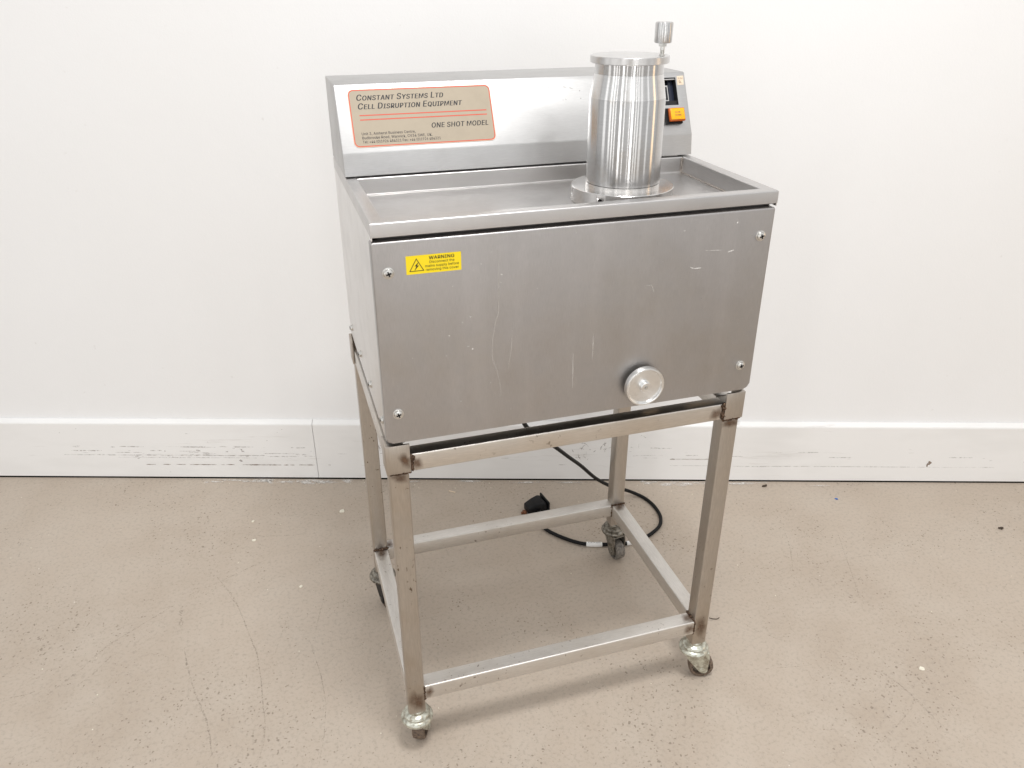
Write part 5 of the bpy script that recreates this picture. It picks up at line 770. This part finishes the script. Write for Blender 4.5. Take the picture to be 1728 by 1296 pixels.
DM = [(0.3729, 0.09), (0.38, 0.0887), (0.3841, 0.0881), (0.3912, 0.0863), (0.3708, 0.068), (0.3762, 0.0687), (0.3417, 0.0975), (0.3444, 0.0945), (0.3388, 0.0918), (0.348, 0.0904), (0.4026, 0.0696), (0.4023, 0.0825)]
# window cut in the console (boolean with a cutter that is then removed)
dx0, dx1, ds0, ds1 = .538, .5815, .0510, .0985
mb = MB(); mb.box(dx0, dx1, ds0, ds1, -.018, .01, mat=ST(0, 0)); cut = mb.build('cutter', 'recess', K, smooth=False)
bo = console.modifiers.new('window', 'BOOLEAN'); bo.object = cut; bo.operation = 'DIFFERENCE'; bo.solver = 'EXACT'
bpy.context.view_layer.update()
me = bpy.data.meshes.new_from_object(console.evaluated_get(bpy.context.evaluated_depsgraph_get()))
console.modifiers.clear(); console.data = me
bpy.data.objects.remove(cut)
# display well: liner, navy side, white scale
mb = MB(); t = .0012; q = ST(0, 0)
mb.box(dx0 + .0002, dx1 - .0002, ds0 + .0002, ds1 - .0002, -.0178, -.0168, mat=q)
mb.box(dx0 + .0002, dx0 + .0012, ds0 + .0002, ds1 - .0002, -.0168, -.0004, mat=q)
mb.box(dx1 - .0012, dx1 - .0002, ds0 + .0002, ds1 - .0002, -.0168, -.0004, mat=q)
mb.box(dx0 + .0012, dx1 - .0012, ds0 + .0002, ds0 + .0084, -.0168, -.0030, mat=q)
mb.box(dx0 + .0012, dx1 - .0012, ds1 - .0012, ds1 - .0002, -.0168, -.0004, mat=q)
w = mb.build('display_window', 'recess', K, label='dark recessed display window beside the cylinder')
mb = MB(); mb.box(.5705, dx1 - .0014, ds0 + .009, ds1 - .0016, -.0166, -.0100, .0006, 1, mat=q); mb.build('window_liner', 'navy', w)
mb = MB(); mb.box(.5600, .5695, ds0 + .009, ds1 - .010, -.0140, -.0085, .0006, 1, mat=q); mb.build('display_frame', 'shell', w)
mb = MB(); mb.box(.5622, .5672, ds0 + .012, ds1 - .013, -.0083, -.0082, mat=q); mb.build('display_glass', 'recess', w)
mb = MB(); mb.box(dx0 + .001, dx1 - .001, ds1 - .0036, ds1 - .0016, -.006, -.0010, .0003, 1, mat=q); mb.build('grey_lip', 'shell', w)

mb = MB(); Tm = ST(0, 0, .0002)
ribbon(mb, [DM[0], DM[1]], .0011, Tm, 0, .3, .002); ribbon(mb, [DM[2], DM[3]], .0008, Tm, 0, .4, .002)
for q_ in DM[4:]: splat(mb, q_, .0009, .0011, Tm, .00002, 7)
mb.build('surface_marks', 'drymark', console, smooth=False, recalc=False)['kind'] = 'stuff'
# push button
bx0, bx1, bs0, bs1 = .5555, .5850, .0205, .0430
mb = MB(); mb.box(bx0 - .004, bx1 - .0030, bs0 - .0028, bs1 + .0012, .0001, .0060, .0006, 1, mat=q); bz = mb.build('button_housing', 'black', K)
mb = MB(); mb.box(bx0, bx1, bs0, bs1, .0060, .0118, .0016, 3, mat=q); mb.build('button_skirt', 'amber_dark', bz)
mb = MB(); mb.box(bx0 + .0018, bx1 - .0018, bs0 + .0020, bs1 - .0016, .0118, .0134, .0008, 2, mat=q); bt = mb.build('push_button', 'amber', bz)
mb = MB(); Tq = ST(bx0 + .0018, bs0 + .0020, .01352)
text_into(mb, 'SLOW', Tq, .0078, .0106, .0105, .0030, bold=.03); text_into(mb, 'DOWN', Tq, .0078, .0056, .0115, .0030, bold=.03)
mb.build('button_lettering', 'brown_ink', bz, smooth=False, recalc=False)
# aged tape with handwriting
mb = MB(); slab(mb, [(.5838, .0850), (.5955, .0853), (.5968, .1010), (.5842, .1004)], ST(0, 0, .00005), .0003); tp = mb.build('paper_tape', 'tape', K, smooth=False, label='small aged tan paper tape with brown handwriting')
mb = MB(); Tq = ST(0, 0, .0005)
text_into(mb, '8-Sm', Tq, .5860, .0952, .0085, .0026, .3)
ribbon(mb, [(.588, .094), (.5872, .0905), (.5885, .0878), (.590, .0905), (.5885, .0925), (.5905, .0890), (.5935, .0872)], .0006, Tq, 0, .3, .001)
mb.build('handwriting', 'brown_ink', tp, smooth=False, recalc=False)

# nameplate
px0, px1, s0, s1 = .0200, .2478, .0085, .0985
Wd, Hd = px1 - px0, s1 - s0
PT = ST((px0 + px1) / 2, (s0 + s1) / 2, .00015)
mb = MB(); slab(mb, rrect(Wd, Hd, .0085), PT, .0005); npl = mb.build('nameplate', 'cream', K, smooth=False, label='tan maker nameplate with orange red border and black lettering')
P2 = ST((px0 + px1) / 2, (s0 + s1) / 2, .00072)
mb = MB(); flat(mb, rrect(Wd - .0042, Hd - .0042, .0066), P2, 0); mb.build('plate_face', 'plate', npl, smooth=False, recalc=False)
mb = MB(); ring_strip(mb, rrect(Wd - .0018, Hd - .0018, .0078), rrect(Wd - .0046, Hd - .0046, .0066), P2, .0001)
P3 = ST(px0, s0, .00086)
def uv(u, v): return (u * Wd, (1 - v) * Hd)
for v in (.452, .528):
    (xa, ya), (xb, yb) = uv(.062, v), uv(.955, v); mb.quad(*[P3 @ Vector(c) for c in ((xa, ya - .0008, 0), (xb, ya - .0008, 0), (xb, ya + .0008, 0), (xa, ya + .0008, 0))])
mb.build('red_border', 'red', npl, smooth=False, recalc=False)
def tline(s, u0, u1, v, h, **k):
    mb = MB(); x, y = uv(u0, v); text_into(mb, s, P3, x, y, (u1 - u0) * Wd, h, **k)
    mb.build('lettering', 'ink', npl, smooth=False, recalc=False)
tline('Constant Systems Ltd', .052, .655, .195, .0092, shear=.22, bold=.050, smallcaps=True)
tline('Cell Disruption Equipment', .055, .780, .345, .0092, shear=.22, bold=.050, smallcaps=True)
tline('ONE SHOT MODEL', .545, .955, .720, .0078, shear=.18, bold=.045)
tline('Unit 3, Amherst Business Centre,', .060, .430, .790, .0042, bold=.02)
tline('Budbrooke Road, Warwick, CV34 5WE, UK.', .060, .545, .860, .0042, bold=.02)
tline('Tel: +44 (0)1926 484321 Fax: +44 (0)1926 484321', .060, .600, .930, .0042, bold=.02)

# warning sticker
wx0, wx1, wz0, wz1 = .0432, .1180, .9220, .9474
mb = MB(); slab(mb, [(wx0, wz0), (wx1, wz0), (wx1, wz1), (wx0, wz1)], FP, .0003); ws = mb.build('warning_sticker', 'yellow', K, smooth=False, label='yellow rectangular sticker with WARNING text and lightning triangle')
WP = frame_mat((wx0, -.0008, wz0), (1, 0, 0), (0, 0, 1)); Ww, Wh = wx1 - wx0, wz1 - wz0
mb = MB()
text_into(mb, 'WARNING', WP, .0310, .0188, .0345, .0044, bold=.03)
text_into(mb, 'Disconnect the', WP, .0315, .0136, .0340, .0034)
text_into(mb, 'mains supply before', WP, .0255, .0084, .0460, .0034)
text_into(mb, 'removing this cover', WP, .0262, .0032, .0450, .0034)
tri = [(.0040, .0040), (.0240, .0040), (.0140, .0218)]
def tri_in(k):
    cx = sum(p[0] for p in tri) / 3; cy = sum(p[1] for p in tri) / 3
    return [(cx + (p[0] - cx) * k, cy + (p[1] - cy) * k) for p in tri]
ring_strip(mb, tri, tri_in(.86), WP)
flat(mb, [(.0170, .0168), (.0112, .0108), (.0139, .0112), (.0108, .0048), (.0172, .0118), (.0146, .0116)], WP)
mb.build('sticker_lettering', 'ink', ws, smooth=False, recalc=False)

# handwheel
HW = frame_mat((.4003, .0040, .7080), (1, 0, 0), (0, 0, 1)) @ Matrix.Diagonal((.93, .93, 1, 1))   # local z points to the viewer
mb = MB()
mb.lathe([(0, .0120), (.0335, .0120), (.0345, .0130), (.0345, .0205), (.0338, .0216), (.0318, .0220), (.0304, .0212), (.0300, .0190), (.0290, .0178), (.0105, .0172), (.0095, .0180), (.0092, .0232), (.0084, .0240), (.0035, .0240), (.0030, .0232), (0, .0230)], 72, HW)
hw = mb.build('handwheel', 'alu_wheel', K)
mb = MB(); mb.lathe([(0, .0042), (.006, .0042), (.006, .0119), (0, .0119)], 24, HW); mb.build('spindle', 'screw', hw)
mb = MB(); mb.lathe([(0, .0238), (.0026, .0238), (.0026, .0250), (0, .0252)], 6, HW); mb.build('centre_screw', 'screw', hw)

# pressure cylinder
CX, CY = .4030, .1200
C = Matrix.Translation((CX, CY, 0))
mb = MB()
mb.lathe([(.0545, .9960), (.0562, .9966), (.0563, .9975), (.0554, 1.1175), (.0552, 1.1180)], 96, C)
mb.lathe([(.0492, 1.1501), (.0492, 1.1640), (0, 1.1640)], 96, C)
cyl = mb.build('pressure_cylinder', 'alu', K)
mb = MB(); mb.lathe([(.0552, 1.1180), (.0549, 1.1195), (.0498, 1.1475), (.0493, 1.1500)], 96, C); mb.build('satin_shoulder', 'alu_blast', cyl)
mb = MB(); mb.lathe([(0, .9672), (.0772, .9672), (.0780, .9680), (.0780, .9898), (.0772, .9906), (.0562, .9906), (.0562, .9957), (.054, .9960), (0, .9960)], 96, C)
fl = mb.build('base_flange', 'alu_flat', cyl)
# radial spanner holes
for i, a in enumerate((170, 222, 274, 326, 18, 66, 118)):
    d = Vector((math.cos(R(a)), math.sin(R(a)), 0)); hT = frame_mat(Vector((CX, CY, .9790)) + d * .0780, Vector((-d.y, d.x, 0)), (0, 0, 1))
    mb = MB(); mb.lathe([(0, -.008), (.0048, -.008), (.0048, .005), (0, .005)], 24, hT); cutr = mb.build('cutter', 'recess', K)
    bo = fl.modifiers.new('hole', 'BOOLEAN'); bo.object = cutr; bo.operation = 'DIFFERENCE'; bo.solver = 'EXACT'
    cutr['tmp'] = 1
bpy.context.view_layer.update()
me = bpy.data.meshes.new_from_object(fl.evaluated_get(bpy.context.evaluated_depsgraph_get()))
fl.modifiers.clear(); fl.data = me
for o in [o for o in bpy.data.objects if o.get('tmp')]: bpy.data.objects.remove(o)
for i, a in enumerate((170, 222)):
    d = Vector((math.cos(R(a)), math.sin(R(a)), 0)); hT = frame_mat(Vector((CX, CY, .9790)) + d * .0780, Vector((-d.y, d.x, 0)), (0, 0, 1))
    mb = MB(); mb.lathe([(0, -.0078), (.0046, -.0078)], 24, hT); mb.build('spanner_hole', 'recess', fl)
mb = MB(); mb.lathe([(0, 1.1642), (.0555, 1.1642), (.0563, 1.1650), (.0563, 1.1734), (.0557, 1.1740), (0, 1.1740)], 96, C); lid = mb.build('lid', 'alu_lid', cyl)
Kn = Matrix.Translation((.4432, .1000, 0))
mb = MB()
mb.lathe([(0, 1.1740), (.0040, 1.1740), (.0040, 1.1752), (.0028, 1.1758), (.0028, 1.1765), (.0034, 1.177), (.0028, 1.1775), (.0034, 1.1782), (.0028, 1.1789), (.0034, 1.1796), (.0028, 1.1803), (.0034, 1.181), (.0030, 1.1858), (0, 1.1858)], 24, Kn)
mb.build('threaded_stem', 'screw', cyl)
mb = MB(); mb.lathe([(0, 1.1858), (.0058, 1.1858), (.0062, 1.1863), (.0062, 1.1898), (0, 1.1898)], 6, Kn); mb.build('lock_nut', 'screw', cyl)
mb = MB(); mb.lathe([(0, 1.1900), (.0108, 1.1900), (.0120, 1.1908), (.0124, 1.1920), (.0126, 1.2155), (.0120, 1.2168), (.0106, 1.2174), (0, 1.2174)], 48, Kn); mb.build('vent_knob', 'alu', cyl)

# ================================================================== POWER CABLE
def catmull(P, n=10):
    P = [Vector(p) for p in P]; P = [P[0] * 2 - P[1]] + P + [P[-1] * 2 - P[-2]]; out = []
    for i in range(1, len(P) - 2):
        for k in range(n):
            t = k / n; a, b, c, d = P[i - 1], P[i], P[i + 1], P[i + 2]
            out.append(.5 * ((2 * b) + (c - a) * t + (2 * a - 5 * b + 4 * c - d) * t * t + (3 * b - a - 3 * c + d) * t ** 3))
    out.append(P[-2]); return out
cab = thing('power_cable', 'black mains cable hanging from the machine and looping on the floor behind the trolley', 'cable', (.6, .5, 0))
PATH = [(.245, .235, .660), (.262, .250, .60), (.308, .300, .482), (.365, .362, .405), (.421, .420, .336), (.475, .472, .268), (.526, .520, .205), (.590, .565, .125), (.656, .600, .062), (.703, .620, .030), (.735, .622, .010),
        (.7535, .600, .0055), (.7615, .560, .0055), (.757, .515, .0055), (.738, .480, .0055), (.704, .456, .0055), (.665, .441, .0055), (.625, .4375, .0055), (.571, .4500, .0055), (.522, .4680, .0055), (.484, .502, .0055), (.452, .548, .0055), (.446, .580, .008), (.4580, .628, .012)]
mb = MB(); mb.tube(catmull(PATH, 8), .0046, 12); mb.build('cord', 'rubber', cab)
tg = [Vector(p) for p in ((.520, .4689, .0056), (.545, .4585, .0056), (.571, .4500, .0056))]
cp = catmull(PATH, 8)
seg = [p for p in cp if .524 < p.x < .570 and p.y < .48 and p.z < .01]
mb = MB(); mb.tube(seg, .0062, 14); tgo = mb.build('cable_tag', 'tagwhite', cab, label='small white printed tag wrapped round the cable')
aa, bb = seg[-1], seg[0]; dd = (bb - aa).normalized()
TT = frame_mat(aa + Vector((0, 0, .0058)) + dd * .004, dd, Vector((0, -.0, 1)) .cross(dd))
TT = frame_mat(aa + Vector((0, -.0020, .0062)) + dd * .004, dd, (Vector((0, .55, .83)) - dd * dd.dot(Vector((0, .55, .83)))))
mb = MB(); text_into(mb, 'E1E49 DEH', TT, 0, -.0012, .030, .0026, bold=.02); mb.build('tag_lettering', 'ink', tgo, smooth=False, recalc=False)
seg2 = [p for p in cp if .622 < p.x < .668 and p.y < .46 and p.z < .01]
mb = MB(); mb.tube(seg2, .0058, 14); mb.build('cable_tag', 'tagwhite', cab)
# plug: wedge body, base flange, two visible pins
PM = Matrix.Translation((.462, .6460, 0)) @ Matrix.Rotation(R(-82), 4, 'Z') @ Matrix.Diagonal((1.05, 1, .72, 1))
mb = MB()
poly = [(-.026, .004), (-.024, .030), (-.014, .041), (.006, .043), (.014, .040), (.018, .004)]
mb.prism([(-.036 if a < -.02 else a, b) for a, b in poly], 'x', -.022, .022, .004, 3)
for v in mb.bm.verts:
    k = 1 - .30 * max(0, min(1, (-v.co.y + .005) / .03)); v.co.x *= k
for v in mb.bm.verts: v.co = PM @ v.co
pl = mb.build('plug', 'black', cab, ang=50)
mb = MB(); mb.box(-.0255, .0255, .0165, .0215, .0, .045, .0022, 2, mat=PM); mb.build('plug_base', 'black', pl)
mb = MB(); mb.box(-.004, .008, -.046, -.0375, .001, .013, .0015, 1, mat=PM); mb.box(-.002, .004, -.051, -.046, .002, .009, .0008, 1, mat=PM); mb.build('plug_fuse_clip', 'rust', pl)

# ================================================================== DEBRIS
def chip(name, x, y, rx, ry, rot, mat, label, cat, h=.0012, group=None, n=9):
    mb = MB(); pts = []
    for k in range(n):
        a = 2 * math.pi * k / n; r = 1 + .3 * (random.random() * 2 - 1)
        px, py = rx * r * math.cos(a), ry * r * math.sin(a)
        pts.append((x + px * math.cos(rot) - py * math.sin(rot), y + px * math.sin(rot) + py * math.cos(rot)))
    T = Matrix.Translation((0, 0, .0001)); slab(mb, pts, T, h)
    for v in mb.bm.verts:
        if v.co.z > .0005: v.co.z += random.uniform(0, h * .5)
    return tag(mb.build(name, mat, smooth=False), label, cat, group)

chip('paint_chip', -.0424, .7921, .0085, .0075, .3, 'flake', 'largest cream paint chip on the floor, left of the trolley near the wall', 'paint chip', group='pale chips on the floor')
chip('paint_chip', -.2703, .8166, .0045, .004, .1, 'flake', 'small cream paint chip at far left, upper one of two near the wall', 'paint chip', group='pale chips on the floor')
chip('paint_chip', -.2689, .7338, .0045, .005, 1.1, 'flake', 'small cream paint chip at far left, just below another, further from the wall', 'paint chip', group='pale chips on the floor')
chip('paint_chip', -.1674, .5230, .0045, .0035, .6, 'flake', 'small angular cream paint chip alone on the floor left of the rear left leg', 'paint chip', group='pale chips on the floor')
chip('plaster_crumb', 1.0407, -0.1113, .0062, .0048, .2, 'flake', 'yellowish crumb of plaster alone on the open floor to the lower right', 'crumb', group='pale chips on the floor')
chip('plastic_scrap', 1.2552, .4494, .0045, .003, 2.3, 'blue', 'tiny bright blue plastic scrap on the floor right of the trolley near the wall', 'scrap')
chip('dirt_lump', 1.1015, .5593, .007, .0032, .2, 'debris_dark', 'brown dirt lump in white dust at the foot of the skirting, right of the trolley', 'dirt lump', .004)
chip('plaster_crumb', .1239, .8961, .008, .006, .5, 'flake', 'pale plaster crumb against the skirting, seen just right of the front left leg', 'plaster crumb', .006)
mb = MB(); mb.blob((1.5778, .21, .004), .0042, 2, (1, .8, .8), .5, 3); mb.blob((1.573, .213, .003), .0032, 2, (1, .8, .7), .5, 5)
tag(mb.build('dirt_lump', 'debris_dark', ang=60), 'small dark dirt lump alone on the floor at the far right', 'dirt lump')
mb = MB(); mb.tube(catmull([(.694, .148, .002), (.701, .143, .0016), (.710, .1400, .0016), (.716, .1425, .002)], 5), .0009, 6)
tag(mb.build('twig', 'debris_dark'), 'thin dark curved twig on the floor just right of the front right leg', 'twig')
mb = MB(); mb.box(-.010, .010, -.0022, .0022, .0003, .0018, .0003, 1, mat=Matrix.Translation((.2599, .7930, 0)) @ Matrix.Rotation(R(-40), 4, 'Z'))
tag(mb.build('wood_splinter', 'tape'), 'pale wood splinter on the floor behind the trolley, between the left legs and the plug', 'splinter')
mb = MB()
for k in range(150):     # uncountable grit
    if k < 70: q_ = WT @ Vector((random.gauss(.25, .4), 0, abs(random.gauss(.006, .02)) + .004)); x, y = q_.x, q_.y
    else: x, y = random.uniform(-.9, 1.9), random.uniform(-.35, .95 - .0)
    if y > YW + AW * x - .004: continue
    mb.blob((x, y, .0008), random.uniform(.0006, .0016), 1, (1, 1, .6), .5, k)
tag(mb.build('grit', 'flake'), 'scattered pale grit on the floor', kind='stuff')
